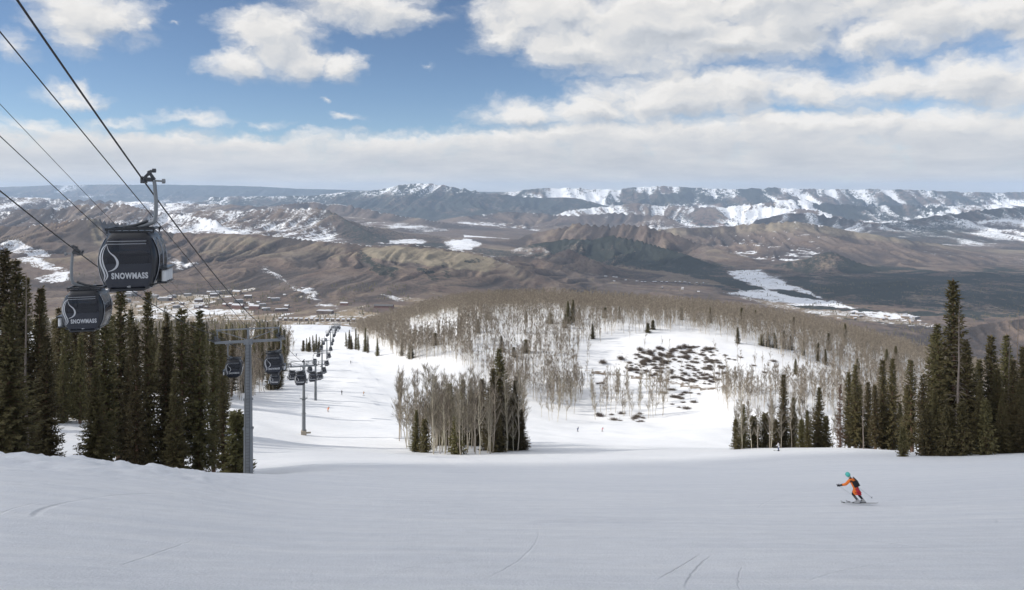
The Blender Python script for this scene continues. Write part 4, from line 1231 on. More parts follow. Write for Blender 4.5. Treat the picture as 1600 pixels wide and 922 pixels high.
# ---------------------------------------------------------------- scrub on the clearing
def shrub_mesh(seed, tall=False):
    rr = np.random.default_rng(seed); n = 420
    az = rr.uniform(0, 6.28, n); el_ = rr.uniform(.1, 1.45, n)
    d = np.stack([np.cos(az) * np.cos(el_), np.sin(az) * np.cos(el_), np.sin(el_) * (1.5 if tall else .8)], 1)
    P0 = np.stack([rr.normal(0, .45, n), rr.normal(0, .45, n), rr.uniform(-.1, .25, n)], 1)
    v, f = blades(P0, d + rr.normal(0, .25, (n, 3)), rr.uniform(.4, 1.35, n), np.full(n, .06), rr.normal(0, 1, (n, 3)))
    return mesh_np('shrub', v, f, [M_SHRUB])


SHR = [shrub_mesh(k) for k in range(4)]; SHT = [shrub_mesh(9 + k, True) for k in range(2)]
for (a, b) in [(942, 568), (970, 562), (1000, 548), (1015, 552), (1030, 546), (1062, 545), (1070, 543), (1104, 547), (1010, 565), (1024, 562), (1036, 568), (1005, 570)]:
    D = depth_of(a, b, 330, 600)
    tag(link('shrub', SHT[random.randrange(2)], loc=ground(a, D), rot=(0, 0, random.uniform(0, 6)), scale=(1.9, 1.9, 2.0)), 'tall grey twiggy shrub along the top of the scrub clearing', 'shrub', 'tall shrubs of the clearing')
k = 0
while k < 270:
    a = r.uniform(900, 1240); b = r.uniform(538, 662)
    A = np.array([a]); B = np.array([b])
    p = 0
    if in_poly(A, B, [(985, 555), (1040, 542), (1110, 541), (1140, 560), (1130, 600), (1080, 602), (1020, 592), (975, 578)])[0]: p = 1
    elif in_poly(A, B, [(1110, 546), (1190, 556), (1235, 575), (1190, 592), (1130, 580)])[0]: p = .10
    elif in_poly(A, B, [(905, 595), (950, 596), (1000, 606), (960, 614), (905, 606)])[0]: p = .2
    elif in_poly(A, B, [(1030, 605), (1100, 612), (1070, 645), (1050, 650)])[0]: p = .22
    elif in_poly(A, B, [(920, 643), (1040, 648), (1010, 662), (930, 655)])[0]: p = .22
    if r.uniform() > p: continue
    D = depth_of(a, b, 300, 600); s = r.uniform(.55, 1.45)
    tag(link('shrub', SHR[random.randrange(4)], loc=ground(a, D, .1), rot=(0, 0, random.uniform(0, 6)), scale=(s * 1.25, s * 1.25, s * .85)), 'low dark brown scrub bush on the open snowy hillside', 'shrub', 'scrub bushes of the clearing')
    k += 1
# ---------------------------------------------------------------- gondola lift
M_STEEL = material('galvanised_steel', (.235, .25, .265), .5, metal=.35, var=.12, vscale=2)
M_STEELD = material('dark_steel', (.075, .08, .088), .5, metal=.3, var=.2)
M_ROPE = material('wire_rope', (.05, .048, .048), .6, metal=.4)
M_SHELL = material('cabin_shell', (.018, .020, .025), .28, spec=.5, var=.15)
M_PANEL = material('cabin_panel', (.026, .030, .042), .22, spec=.5, var=.1)
M_RACK = material('ski_tube_grey', (.62, .63, .64), .5, var=.1)
M_WHITE = material('lettering_white', (.50, .515, .54), .5)
M_TRIMB = material('bright_trim', (.36, .38, .41), .3, metal=.5)
M_CONC = material('concrete', (.36, .32, .26), .9, var=.2)
M_INSIDE = material('cabin_bench', (.10, .085, .075), .8)


def glass_mat():
    m = bpy.data.materials.new('tinted_glass'); m.use_nodes = True
    t = NT(m.node_tree)
    for nd in list(t.n): t.n.remove(nd)
    g = t.node('ShaderNodeBsdfPrincipled'); g.inputs['Base Color'].default_value = (.03, .034, .045, 1); g.inputs['Roughness'].default_value = .06
    g.inputs['Specular IOR Level'].default_value = .6
    tr = t.node('ShaderNodeBsdfTransparent'); tr.inputs[0].default_value = (.42, .44, .50, 1)
    mx = t.node('ShaderNodeMixShader'); mx.inputs[0].default_value = .40
    t.l.new(g.outputs[0], mx.inputs[1]); t.l.new(tr.outputs[0], mx.inputs[2])
    o = t.node('ShaderNodeOutputMaterial'); t.l.new(mx.outputs[0], o.inputs[0])
    return m


M_GLASS = glass_mat()
ZL = [0.0, .06, .25, .55, .90, 1.20, 1.50, 1.80, 2.00, 2.08]
WX = [.70, .77, .86, .96, 1.02, 1.02, .96, .84, .73, .64]
WY = [.70, .78, .84, .90, .94, .95, .93, .88, .82, .72]


def cw(z): return float(np.interp(z, ZL, WX)), float(np.interp(z, ZL, WY))


def end_y(x, z, off=.012):
    wx, wy = cw(z); s = min(abs(x / wx), .985)
    return -(wy * (1 - s ** 6) ** (1 / 6) + off)


def side_x(yv, z, off=.012):
    wx, wy = cw(z); s = min(abs(yv / wy), .985)
    return wx * (1 - s ** 6) ** (1 / 6) + off


def grid_patch(mb, f, us, vs, mat=0):
    n = len(us); V = [f(u, v) for v in vs for u in us]
    F = [(j * n + i, j * n + i + 1, (j + 1) * n + i + 1, (j + 1) * n + i) for j in range(len(vs) - 1) for i in range(n - 1)]
    mb.add(V, F, mat, True)


def lin(a, b, n): return [a + (b - a) * i / (n - 1) for i in range(n)]


def text_mesh(body, width, height, cx, cz, mat, name, off=.024):
    cu = bpy.data.curves.new('txt', 'FONT'); cu.body = body; cu.align_x = 'CENTER'; cu.align_y = 'CENTER'; cu.offset = .045; cu.space_character = 1.14; cu.resolution_u = 3
    o = link('txt', cu); bpy.context.view_layer.update()
    dg = bpy.context.evaluated_depsgraph_get(); me = bpy.data.meshes.new_from_object(o.evaluated_get(dg))
    bpy.data.objects.remove(o)
    co = np.array([v.co[:] for v in me.vertices]); mn = co.min(0); mxx = co.max(0)
    for v in me.vertices:
        x = cx + ((v.co.x - mn[0]) / (mxx[0] - mn[0]) - .5) * width; z = cz + ((v.co.y - mn[1]) / (mxx[1] - mn[1]) - .5) * height
        v.co = (x, end_y(x, z, off), z)
    me.materials.clear(); me.materials.append(mat); me.name = name; me.update()
    return me


def ribbon(mb, pts, widths, off):
    """flat band on the end face through (x, z) points"""
    p = [Vector((a, b)) for a, b in pts]
    # smooth with Catmull-Rom
    out = []; ws = []
    q = [p[0] * 2 - p[1]] + p + [p[-1] * 2 - p[-2]]
    for i in range(1, len(q) - 2):
        for k in range(6):
            u = k / 6
            out.append(.5 * ((2 * q[i]) + (-q[i - 1] + q[i + 1]) * u + (2 * q[i - 1] - 5 * q[i] + 4 * q[i + 1] - q[i + 2]) * u * u + (-q[i - 1] + 3 * q[i] - 3 * q[i + 1] + q[i + 2]) * u ** 3))
            ws.append(widths[i - 1] * (1 - u) + widths[min(i, len(widths) - 1)] * u)
    out.append(p[-1]); ws.append(widths[-1])
    V = []
    for i, c in enumerate(out):
        d = (out[min(i + 1, len(out) - 1)] - out[max(i - 1, 0)]).normalized(); nrm = Vector((-d.y, d.x))
        for sg in (-1, 1):
            e = c + nrm * ws[i] * .5 * sg; V.append((e.x, end_y(e.x, e.y, off), e.y))
    mb.add(V, [(2 * i, 2 * i + 1, 2 * i + 3, 2 * i + 2) for i in range(len(out) - 1)])


HX = .36          # the rope runs this far to the outer side of the cabin's middle


def cabin_parts(out):
    """meshes of a cabin in local space: origin on the floor, -Y is the lettered end, out = +1/-1 is the outer side"""
    d = {}
    mb = MB(); n = 48
    V = []
    for z in lin(0, 2.08, 22):
        wx, wy = cw(z)
        for k in range(n):
            th = 2 * math.pi * k / n; c, s = math.cos(th), math.sin(th)
            V.append((wx * math.copysign(abs(c) ** (1 / 3), c), wy * math.copysign(abs(s) ** (1 / 3), s), z))
    # openings behind the upper panes: leave out the faces there so one looks into the cabin
    F = []
    for j in range(21):
        zc = (j + .5) * 2.08 / 21
        for k in range(n):
            th = 2 * math.pi * (k + .5) / n
            xx = math.copysign(abs(math.cos(th)) ** (1 / 3), math.cos(th))
            if 1.02 < zc < 1.86 and abs(xx) < .80: continue
            F.append((j * n + k, j * n + (k + 1) % n, (j + 1) * n + (k + 1) % n, (j + 1) * n + k))
    mb.add(V, F, 0, True)
    mb.add(V[:n][::-1], [tuple(range(n))]); mb.add(V[-n:], [tuple(range(n))])
    mb.box((0, 0, .02), (1.2, 1.75, .10), bev=.03)
    for s in (-1, 1):                                                  # rubber bumpers along the bottom
        mb.tube([(s * .80, -.70, .12), (s * .80, .70, .12)], .05, 8)
    d['cabin_body'] = (mb.mesh('cabin_body', [M_SHELL]), None)
    mb = MB(); mb.box((0, -.55, .72), (1.5, .35, .10)); mb.box((0, .55, .72), (1.5, .35, .10)); mb.box((0, -.70, 1.05), (1.4, .06, .35)); mb.box((0, .70, 1.05), (1.4, .06, .35)); 
    d['bench'] = (mb.mesh('bench', [M_INSIDE]), None)
    for nm, sg in (('end_window', 1), ('rear_window', -1)):
        mb = MB()
        grid_patch(mb, lambda u, z: (u * cw(z)[0] * .84, sg * end_y(u * cw(z)[0] * .84, z, .014), z), lin(-1, 1, 15), lin(.98, 1.90, 12), 0)
        d[nm] = (mb.mesh(nm, [M_GLASS]), None)
    mb = MB()
    grid_patch(mb, lambda u, z: (u * cw(z)[0] * .84, end_y(u * cw(z)[0] * .84, z, .012), z), lin(-1, 1, 15), lin(.10, .975, 10), 0)
    d['end_panel'] = (mb.mesh('end_panel', [M_PANEL]), None)
    mb = MB()
    for z in (1.70, 1.80):
        mb.tube([(x, end_y(x, z, .022), z) for x in lin(-.66, .66, 9)], .013, 6)
    d['window_bar'] = (mb.mesh('window_bar', [M_TRIMB]), None)
    # doors on the outer side, plain window wall on the inner side
    for nm, sg in (('door', out), ('side_window', -out)):
        mb = MB()
        spans = [(-.60, -.02), (.02, .60)] if nm == 'door' else [(-.66, .66)]
        for (a, b) in spans:
            grid_patch(mb, lambda u, z: (sg * side_x(u, z, .022), u, z), lin(a, b, 6), lin(.18, 1.90, 14), 0)
            m_ = (a + b) / 2
            wins = [(a + .05, m_ - .02), (m_ + .02, b - .05)]
            for (p, q) in wins:
                grid_patch(mb, lambda u, z: (sg * side_x(u, z, .032), u, z), lin(p, q, 4), lin(.95, 1.80, 8), 1)
            for u in (a + .02, b - .02):
                mb.tube([(sg * side_x(u, z, .036), u, z) for z in lin(.2, 1.88, 10)], .014, 5, 2)
        d[nm] = (mb.mesh(nm, [M_PANEL, M_GLASS, M_TRIMB]), None)
    mb = MB()                                                            # ski rack outside the doors
    for y in (-.42, -.13, .16, .45):
        mb.tube([(out * 1.18, y, .26), (out * 1.18, y, .66)], .10, 10)
    mb.box((out * 1.13, .02, .20), (.34, 1.15, .05), mat=1, bev=.02); mb.box((out * 1.15, .02, .74), (.36, 1.20, .07), mat=1, bev=.03)
    mb.box((out * .96, .02, .45), (.06, 1.0, .5), mat=1)
    d['ski_rack'] = (mb.mesh('ski_rack', [M_RACK, M_SHELL]), None)
    mb = MB()                                                            # roof frame
    for y in (-.45, .45):
        mb.box((0, y, 2.22), (1.72, .07, .09)); 
    for x in (-.80, -.28, .28, .80):
        mb.box((x, 0, 2.225), (.06, .95, .07)); mb.tube([(x, -.45, 2.05), (x, -.45, 2.2)], .03, 6); mb.tube([(x, .45, 2.05), (x, .45, 2.2)], .03, 6)
    mb.box((0, -.50, 2.13), (1.45, .03, .05)); mb.box((0, 0, 2.10), (1.3, 1.2, .04))
    d['roof_frame'] = (mb.mesh('roof_frame', [M_SHELL]), None)
    mb = MB()                                                            # hanger, bowed to the outer side
    G = out * HX
    path = [(out * .05, 0, 2.26), (out * .40, 0, 2.32), (out * .72, 0, 2.46), (G + out * .42, 0, 2.72), (G + out * .43, 0, 3.2), (G + out * .39, 0, 3.80), (G + out * .36, 0, 4.02)]
    mb.tube(path, [.085, .085, .085, .08, .075, .07, .07], 8)
    mb.tube([(-out * .35, -.1, 2.26), (out * .1, -.05, 2.34), (out * .5, 0, 2.50)], .06, 8, 1)
    mb.box((0, 0, 2.24), (.34, .5, .10), mat=1, bev=.02)
    d['hanger'] = (mb.mesh('hanger', [M_STEEL, M_STEELD]), None)
    mb = MB()                                                            # grip on the rope
    o = out
    mb.box((G, 0, 4.0), (.15, .46, .16), bev=.02); mb.box((G + o * .17, 0, 4.06), (.30, .20, .16), bev=.02)
    mb.box((G + o * .26, .02, 4.22), (.10, .14, .40), Matrix.Rotation(-o * .6, 4, 'Y').to_3x3(), bev=.02); mb.box((G + o * .14, -.02, 4.25), (.10, .12, .42), Matrix.Rotation(o * .75, 4, 'Y').to_3x3(), bev=.02)
    mb.disc((G + o * .36, 0, 4.40), (1, 0, 0), .08, .12, 12); mb.tube([(G + o * .37, 0, 4.02), (G + o * .66, 0, 4.0)], .035, 8, 1); mb.disc((G + o * .70, 0, 4.0), (1, 0, 0), .09, .10, 14, 1)
    mb.disc((G - o * .10, .10, 4.12), (1, 0, 0), .07, .08, 12)
    d['grip'] = (mb.mesh('grip', [M_STEELD, M_STEEL]), None)
    return d


K = .005125


def lx(px): return (px - 590) * K


def lz(py): return (520 - py) * K


mb = MB()
ribbon(mb, [(lx(457), lz(186)), (lx(428), lz(222)), (lx(413), lz(268)), (lx(418), lz(322)), (lx(436), lz(372)), (lx(446), lz(412)), (lx(432), lz(456))], [.01, .05, .07, .065, .06, .055, .01], .026)
ribbon(mb, [(lx(458), lz(188)), (lx(438), lz(236)), (lx(431), lz(285)), (lx(442), lz(340)), (lx(460), lz(386)), (lx(463), lz(418)), (lx(438), lz(457))], [.01, .03, .05, .055, .05, .05, .01], .026)
ribbon(mb, [(lx(456), lz(186)), (lx(478), lz(240)), (lx(516), lz(278)), (lx(533), lz(315)), (lx(526), lz(348)), (lx(502), lz(370)), (lx(470), lz(381))], [.01, .03, .055, .085, .075, .045, .012], .026)
LOGO = mb.mesh('swoosh_emblem', [M_WHITE])
WORD = text_mesh('SNOWMASS', 1.24, .235, lx(611), lz(414), M_WHITE, 'lettering')
NUMS = {}
CAB = {1: cabin_parts(1), -1: cabin_parts(-1)}
YAW = math.atan(.239)
GAUGE = 3.08


def line_x(D): return -28.1 - .239 * (D - 75)


def lagr(Y, pts):
    s = 0
    for i, (a, b) in enumerate(pts):
        w = b
        for j, (c, _) in enumerate(pts):
            if i != j: w *= (Y - c) / (a - c)
        s += w
    return s


TOW = [75, 179, 254, 330, 425, 540, 660, 790, 930, 1080, 1240, 1410, 1590, 1780, 1980, 2180, 2380]
TZ = {}
for D in TOW:
    gz = float(H(np.array([line_x(D)]), np.array([float(D)]))[0])
    TZ[D] = (gz, gz + 12.0)
TZ[75] = (TZ[75][0], -15.7); TZ[179] = (TZ[179][0], -44.6); TZ[254] = (TZ[254][0], -63.0)
UP = {1: [(15.4, 4.06), (25, .27), (75, -15.7)], -1: [(27.7, -.30), (35, -3.12), (75, -15.7)]}


def rope_z(side, D):
    if D <= 75: return lagr(D, UP[side])
    for a, b in zip(TOW[:-1], TOW[1:]):
        if D <= b:
            u = (D - a) / (b - a); return TZ[a][1] * (1 - u) + TZ[b][1] * u - 4 * u * (1 - u) * (b - a) * .0125
    return TZ[TOW[-1]][1]


def rope(side, D): return Vector((line_x(D) + side * GAUGE, D, rope_z(side, D)))


for side, lab in ((1, 'thick haul rope carrying the cabin nearest the viewer down the hill'), (-1, 'haul rope carrying the second cabin down to the base')):
    Ds = list(np.linspace(-6, 75, 40)) + [d for a, b in zip(TOW[:-1], TOW[1:]) for d in np.linspace(a, b, 9)[1:]]
    mb = MB(); mb.tube([rope(side, d) for d in Ds], .027, 6); tag(mb.build('haul_rope', M_ROPE), lab, 'cable')


def slack(p, q, sag, n=24):
    return [p.lerp(q, u) - Vector((0, 0, 4 * u * (1 - u) * sag)) for u in lin(0, 1, n)]


top1 = Vector((line_x(75), 75, -14.9))
for a, lab, b, r0 in [(P(0, 40, 21.8), 'upper signal cable running beside the thick haul rope to the tower top', top1, .022), (P(0, 155, 27.4), 'thin upper steel cable left of the near cabin', Vector((line_x(75) - GAUGE, 75, -15.0)), .012), (P(0, 205, 27.4), 'lower steel cable left of the near cabin', Vector((line_x(75) - GAUGE - .25, 75, -15.5)), .018)]:
    d = (b - a); start = a - d * .35
    mb = MB(); mb.tube(slack(start, b, .25), r0, 6); tag(mb.build('steel_cable', M_ROPE), lab, 'cable')
for a, b in zip(TOW[:3], TOW[1:4]):
    p = Vector((line_x(a), a, TZ[a][1] + .8)); q = Vector((line_x(b), b, TZ[b][1] + .8))
    mb = MB(); mb.tube(slack(p, q, 1.2), .018, 5)
    tag(mb.build('steel_cable', M_ROPE), {75: 'signal cable slung from the nearest tower to the second tower', 179: 'signal cable slung between the second and third towers', 254: 'signal cable slung onward from the third tower'}[a], 'cable')


def tower(i, D, label, group):
    gz, rz = TZ[D]; h = rz - gz
    root = link('lift_tower', None, loc=(line_x(D), D, gz), rot=(0, 0, YAW)); tag(root, label, 'lift tower', group)
    near = i < 3
    mb = MB(); s1 = min(5.4, h * .35); s2 = s1 + (3.1 if D == 75 else h * .2)
    mb.tube([(0, 0, -1.0), (0, 0, s1)], [.50, .47], 20); mb.tube([(0, 0, s1), (0, 0, s2)], [.44, .42], 20); mb.tube([(0, 0, s2), (0, 0, h - .35)], [.38, .30], 20)
    for z, r_ in ((s1, .56), (s2, .50)):
        mb.tube([(0, 0, z - .07), (0, 0, z + .07)], r_, 20)
    mb.build('pole', M_STEEL, root)
    mb = MB(); mb.box((0, 0, h - .55), (2 * GAUGE + .5, .26, .26), bev=.03); mb.box((0, 0, h - .62), (.9, .5, .5), bev=.04)
    mb.build('crossarm', M_STEEL, root)
    mb = MB()
    for sg in (-1, 1):
        mb.box((sg * GAUGE, 0, h + .15), (.12, .14, 1.3)); mb.tube([(sg * .3, 0, h - .3), (sg * (GAUGE - .05), 0, h + .70)], .045, 6)
    mb.box((0, 0, h + .78), (2 * GAUGE + .3, .13, .13)); mb.box((0, 0, h + .2), (.22, .22, 1.2))
    mb.build('lifting_frame', M_STEEL, root)
    for sg in (-1, 1):
        slope = (rope_z(sg, D + 4) - rope_z(sg, D - 4)) / 8
        R3 = Matrix.Rotation(math.atan(slope), 3, 'X')
        mb = MB(); c = Vector((sg * GAUGE, 0, h - .28))
        mb.box(c, (.10, 3.6, .14), R3); mb.box(c + Vector((sg * .42, 0, -.10)), (.45, 4.0, .04), R3)
        for q in (-1.8, -.6, .6, 1.8):
            mb.tube([c + Vector((sg * .62, 0, -.1)) + R3 @ Vector((0, q, 0)), c + Vector((sg * .62, 0, .85)) + R3 @ Vector((0, q, 0))], .02, 5)
        mb.tube([c + Vector((sg * .62, 0, .85)) + R3 @ Vector((0, -1.8, 0)), c + Vector((sg * .62, 0, .85)) + R3 @ Vector((0, 1.8, 0))], .02, 5)
        sa = mb.build('sheave_assembly', M_STEELD, root)
        if near:
            for q in np.linspace(-1.55, 1.55, 6):
                w_ = MB(); p = c + R3 @ Vector((0, float(q), .06)); w_.disc(p, (1, 0, 0), .21, .09, 16); w_.disc(p, (1, 0, 0), .07, .15, 10)
                w_.build('sheave_wheel', M_STEELD, sa)
    if near:
        mb = MB()
        for sg in (-1, 1): mb.tube([(sg * .2, -.56, 0), (sg * .2, -.50, s2), (sg * .2, -.42, h - .8)], .022, 5)
        z = .3
        while z < h - .9:
            yv = float(np.interp(z, [0, s2, h - .8], [-.56, -.50, -.42])); mb.tube([(-.2, yv, z), (.2, yv, z)], .015, 4); z += .33
        mb.build('ladder', M_STEELD, root)
    if D == 179:
        mb = MB(); mb.box((0, 0, .35), (1.3, 1.3, 1.6), bev=.05); mb.box((1.2, 0, .45), (1.1, .35, .35), bev=.03); mb.build('foundation', M_CONC, root)
        mb = MB(); mb.box((0, -.2, h * .52), (1.9, .9, .06))
        for x in (-.9, .9): mb.tube([(x, -.6, h * .52), (x, -.6, h * .52 + 1.0)], .025, 5)
        mb.build('work_platform', M_STEEL, root)


for i, D in enumerate(TOW):
    lab = ['nearest and tallest grey lift tower, with its T shaped arm above two cabins', 'second lift tower down the run, on a tan concrete foot', 'third lift tower, slim, standing right behind the second', 'fourth lift tower, by the small tree island'][i] if i < 4 else 'tiny lift tower in the far row of towers running down to the base'
    tower(i, D, lab, 'towers of the gondola lift')

NEARLAB = {(1, 25): 'nearest black gondola cabin with number 45, high at the upper left', (-1, 35.4): 'second nearest black gondola cabin, number 87, hanging lower among the spruce tops',
           (1, 75): 'gondola cabin just right of the nearest tower pole', (-1, 83): 'gondola cabin just left of the nearest tower pole', (-1, 132): 'gondola cabin in front of the wood, below the cabin right of the nearest tower',
           (1, 121): 'gondola cabin touching the top of the second tower pole', (-1, 176): 'gondola cabin half hidden behind the one at the second tower', (1, 168): 'gondola cabin on the third tower pole, right of the second tower'}
for side in (1, -1):
    Ds = [25, 75, 121, 168] if side == 1 else [35.4, 83, 132, 176]
    while Ds[-1] < 1500: Ds.append(Ds[-1] + 46)
    for D in Ds:
        rp = rope(side, D)
        root = link('gondola_cabin', None, loc=rp - Matrix.Rotation(YAW, 3, 'Z') @ Vector((side * HX * .92, 0, 4.0 * .94)), rot=(0, 0, YAW), scale=(.92, .92, .94))
        tag(root, NEARLAB.get((side, D), 'small dark gondola cabin far down the line on the %s rope' % ('nearer' if side == 1 else 'farther')), 'gondola', 'cabins of the gondola lift')
        for nm, (me, _) in CAB[side].items():
            if D > 420 and nm not in ('cabin_body', 'roof_frame', 'hanger', 'end_panel', 'end_window'): continue
            pt = link(nm, me, root)
        if D < 420:
            link('swoosh_emblem', LOGO, root); link('lettering', WORD, root)
            num = {(1, 25): '45', (-1, 35.4): '87'}.get((side, D))
            if num: link('number', text_mesh(num, .13, .075, lx(600), lz(495), M_WHITE, 'number'), root)

# ---------------------------------------------------------------- skiers
def flat(name, c, r=.75, v=.15): return material(name, c, r, var=v, vscale=8)


M_SKIN = flat('skin', (.55, .36, .27)); M_BLACK = flat('black_fabric', (.016, .016, .020)); M_NAVY = flat('navy_fabric', (.03, .05, .16)); M_ORANGE = flat('orange_fabric', (.80, .20, .035)); M_RED = flat('red_fabric', (.52, .035, .055))
M_TEAL = flat('teal_helmet', (.09, .48, .42), .4); M_GREY = flat('grey_plastic', (.42, .43, .44), .5); M_WHITEF = flat('white_fabric', (.62, .61, .63)); M_PINK = flat('pink_fabric', (.62, .22, .26)); M_TAN = flat('tan_fabric', (.45, .27, .16))


def skin(name, joints, edges, mats, sub=1):
    me = bpy.data.meshes.new(name + '_chain'); me.from_pydata([j[0] for j in joints], edges, []); me.update()
    o = link('chain', me)
    sk = o.modifiers.new('skin', 'SKIN'); sk.use_smooth_shade = True; sk.branch_smoothing = .6
    ss = o.modifiers.new('sub', 'SUBSURF'); ss.levels = sub; ss.render_levels = sub
    for i, j in enumerate(joints):
        rr = j[1] if hasattr(j[1], '__len__') else (j[1], j[1])
        me.skin_vertices[0].data[i].radius = rr; me.skin_vertices[0].data[i].use_root = (i == 0)
    bpy.context.view_layer.update()
    dg = bpy.context.evaluated_depsgraph_get(); out = bpy.data.meshes.new_from_object(o.evaluated_get(dg))
    bpy.data.objects.remove(o); out.name = name; out.materials.clear()
    for m in mats: out.materials.append(m)
    for p in out.polygons: p.use_smooth = True
    return out


def glove(mb, h, d, up):
    """palm and five bent fingers closed round a pole grip; h wrist, d direction of the palm, up the grip axis"""
    d = d.normalized(); up = up.normalized(); s = d.cross(up).normalized()
    R = Matrix((s, d, up)).transposed()
    mb.ellipsoid(h + d * .055, (.028, .06, .048), 10, 7, 0, R)
    for k, (o, L) in enumerate(((.038, .085), (.013, .095), (-.012, .09), (-.036, .07))):
        b = h + d * .10 + up * o
        mb.tube([b, b + d * L * .4 + s * .012, b + d * L * .45 + s * .045, b + d * L * .1 + s * .06], [.015, .014, .013, .011], 6)
    b = h + d * .03 + up * .035
    mb.tube([b, b + up * .035 + s * .03 + d * .02, b + up * .02 + s * .06 + d * .045], [.017, .015, .012], 6)


def skier(loc, J, cols, label, ski_dir=None, scale=1.0, poles=True, detail=False, yaw=0.0, tops=None):
    root = link('person', None, loc=loc, rot=(0, 0, yaw), scale=(scale,) * 3); tag(root, label, 'skier')
    V = {k: Vector(v) for k, v in J.items()}
    mid = lambda a, b, u=.5: V[a].lerp(V[b], u)
    names = ['pelvis', 'belly', 'chest', 'neck', 'head', 'crown', 'shL', 'elL', 'wrL', 'haL', 'shR', 'elR', 'wrR', 'haR', 'hipL', 'knL', 'anL', 'toL', 'hipR', 'knR', 'anR', 'toR']
    V['belly'] = mid('pelvis', 'chest', .45)
    for q in 'LR':
        V['wr' + q] = V['ha' + q]; V['ha' + q] = V['ha' + q] + (V['ha' + q] - V['el' + q]).normalized() * .09
    rad = dict(pelvis=(.15, .125), belly=(.135, .11), chest=(.165, .125), neck=.06, head=(.082, .09), crown=.06, shL=.07, elL=.05, wrL=.036, haL=.03, shR=.07, elR=.05, wrR=.036, haR=.03, hipL=.10, knL=.072, anL=.055, toL=.045, hipR=.10, knR=.072, anR=.055, toR=.045)
    ix = {n: i for i, n in enumerate(names)}
    ed = [('pelvis', 'belly'), ('belly', 'chest'), ('chest', 'neck'), ('neck', 'head'), ('head', 'crown')]
    for q in 'LR':
        ed += [('chest', 'sh' + q), ('sh' + q, 'el' + q), ('el' + q, 'wr' + q), ('wr' + q, 'ha' + q), ('pelvis', 'hip' + q), ('hip' + q, 'kn' + q), ('kn' + q, 'an' + q), ('an' + q, 'to' + q)]
    me = skin('body', [(V[n], rad[n]) for n in names], [(ix[a], ix[b]) for a, b in ed], [cols['pants'], M_SKIN])
    for p in me.polygons:
        c = p.center
        p.material_index = 1 if (c - V['head']).length < .13 else 0
    link('body', me, root)
    jn = ['pelvis', 'belly', 'chest', 'collar', 'shL', 'elL', 'wrL', 'shR', 'elR', 'wrR', 'hem']
    V['collar'] = mid('chest', 'neck', .75); V['hem'] = V['pelvis'] + (V['hipL'] + V['hipR'] - V['pelvis'] * 2) * .5 + Vector((0, 0, .015))
    rj = dict(pelvis=(.18, .15), belly=(.17, .145), chest=(.195, .155), collar=.085, shL=.095, elL=.07, wrL=.052, shR=.095, elR=.07, wrR=.052, hem=(.165, .14))
    ij = {n: i for i, n in enumerate(jn)}
    ej = [('pelvis', 'belly'), ('belly', 'chest'), ('chest', 'collar'), ('chest', 'shL'), ('shL', 'elL'), ('elL', 'wrL'), ('chest', 'shR'), ('shR', 'elR'), ('elR', 'wrR'), ('pelvis', 'hem')]
    me = skin('jacket', [(V[n], rj[n]) for n in jn], [(ij[a], ij[b]) for a, b in ej], [cols['jacket'], cols.get('jacket2', cols['jacket']), M_BLACK])
    if detail:
        for p in me.polygons:
            c = p.center
            u = (c - V['pelvis']).dot(V['chest'] - V['pelvis']) / (V['chest'] - V['pelvis']).length_squared
            onarm = (c - V['elL']).length < .24 or (c - V['wrL']).length < .2
            p.material_index = 1 if (u < .62 and c.x > V['pelvis'].x - .085) or (not onarm and c.x > V['chest'].x + .13) else 0
            if (c - V['wrL']).length < .17 or (c - V['wrR']).length < .15: p.material_index = 2
    link('jacket', me, root)
    mb = MB(); ax = (V['crown'] - V['head']).normalized(); Rm = Vector((0, 0, 1)).rotation_difference(ax).to_matrix()
    hc = V['head'] + ax * .045
    mb.ellipsoid(hc, (.118, .135, .125), 16, 10, 0, Rm)
    hm = mb.build('helmet', cols['helmet'], root)
    mb = MB(); fw = V.get('look', Vector((0, 1, 0))).normalized(); sd = fw.cross(ax).normalized()
    mb.ellipsoid(V['head'] + fw * .085 + ax * .015, (.075, .05, .04), 12, 8, 0, Matrix((sd, fw, ax)).transposed())
    mb.build('goggles', M_BLACK, root)
    mb = MB()
    for q in 'LR': glove(mb, V['wr' + q], V['ha' + q] - V['wr' + q], Vector((0, .3, 1)))
    mb.build('gloves', M_BLACK, root)
    sdv = Vector(ski_dir or (0, 1, -.2)).normalized()
    n_ = sdv.cross(Vector((0, 0, 1))).normalized(); upv = n_.cross(sdv)
    Rs = Matrix((n_, sdv, upv)).transposed()
    mb = MB()
    for q in 'LR':
        a = V['an' + q]; t_ = V['to' + q]
        mb.tube([a + (V['kn' + q] - a).normalized() * .10, a + (V['kn' + q] - a).normalized() * .04, a - upv * .05], [.066, .062, .058], 10); mb.box(t_.lerp(a, .5) - upv * .03, (.10, .29, .08), Rs, bev=.025)
    mb.build('boots', cols['boots'], root)
    for q in 'LR':
        mb = MB(); c = V['an' + q] - upv * .105 + sdv * .12; L = 1.62
        pts = [c + sdv * (u * L - L * .5) + upv * (.10 * max(0, (u - .88) / .12) ** 2 + .02 * max(0, (.05 - u) / .05)) for u in lin(0, 1, 16)]
        vs = []
        for i, p in enumerate(pts):
            u = i / 15; w = (.055 + .012 * abs(u - .5) * 2) * (1 if u < .93 else max(.35, 1 - (u - .93) * 7))
            for (sx, sz) in ((-1, 0), (1, 0), (1, .016), (-1, .016)): vs.append(p + n_ * w * sx + upv * sz)
        fs = [(4 * i + k, 4 * i + (k + 1) % 4, 4 * i + 4 + (k + 1) % 4, 4 * i + 4 + k) for i in range(15) for k in range(4)] + [(3, 2, 1, 0), (60, 61, 62, 63)]
        mb.add(vs, fs, 0); mb.box(c + upv * .035, (.07, .40, .05), Rs, mat=1, bev=.01)
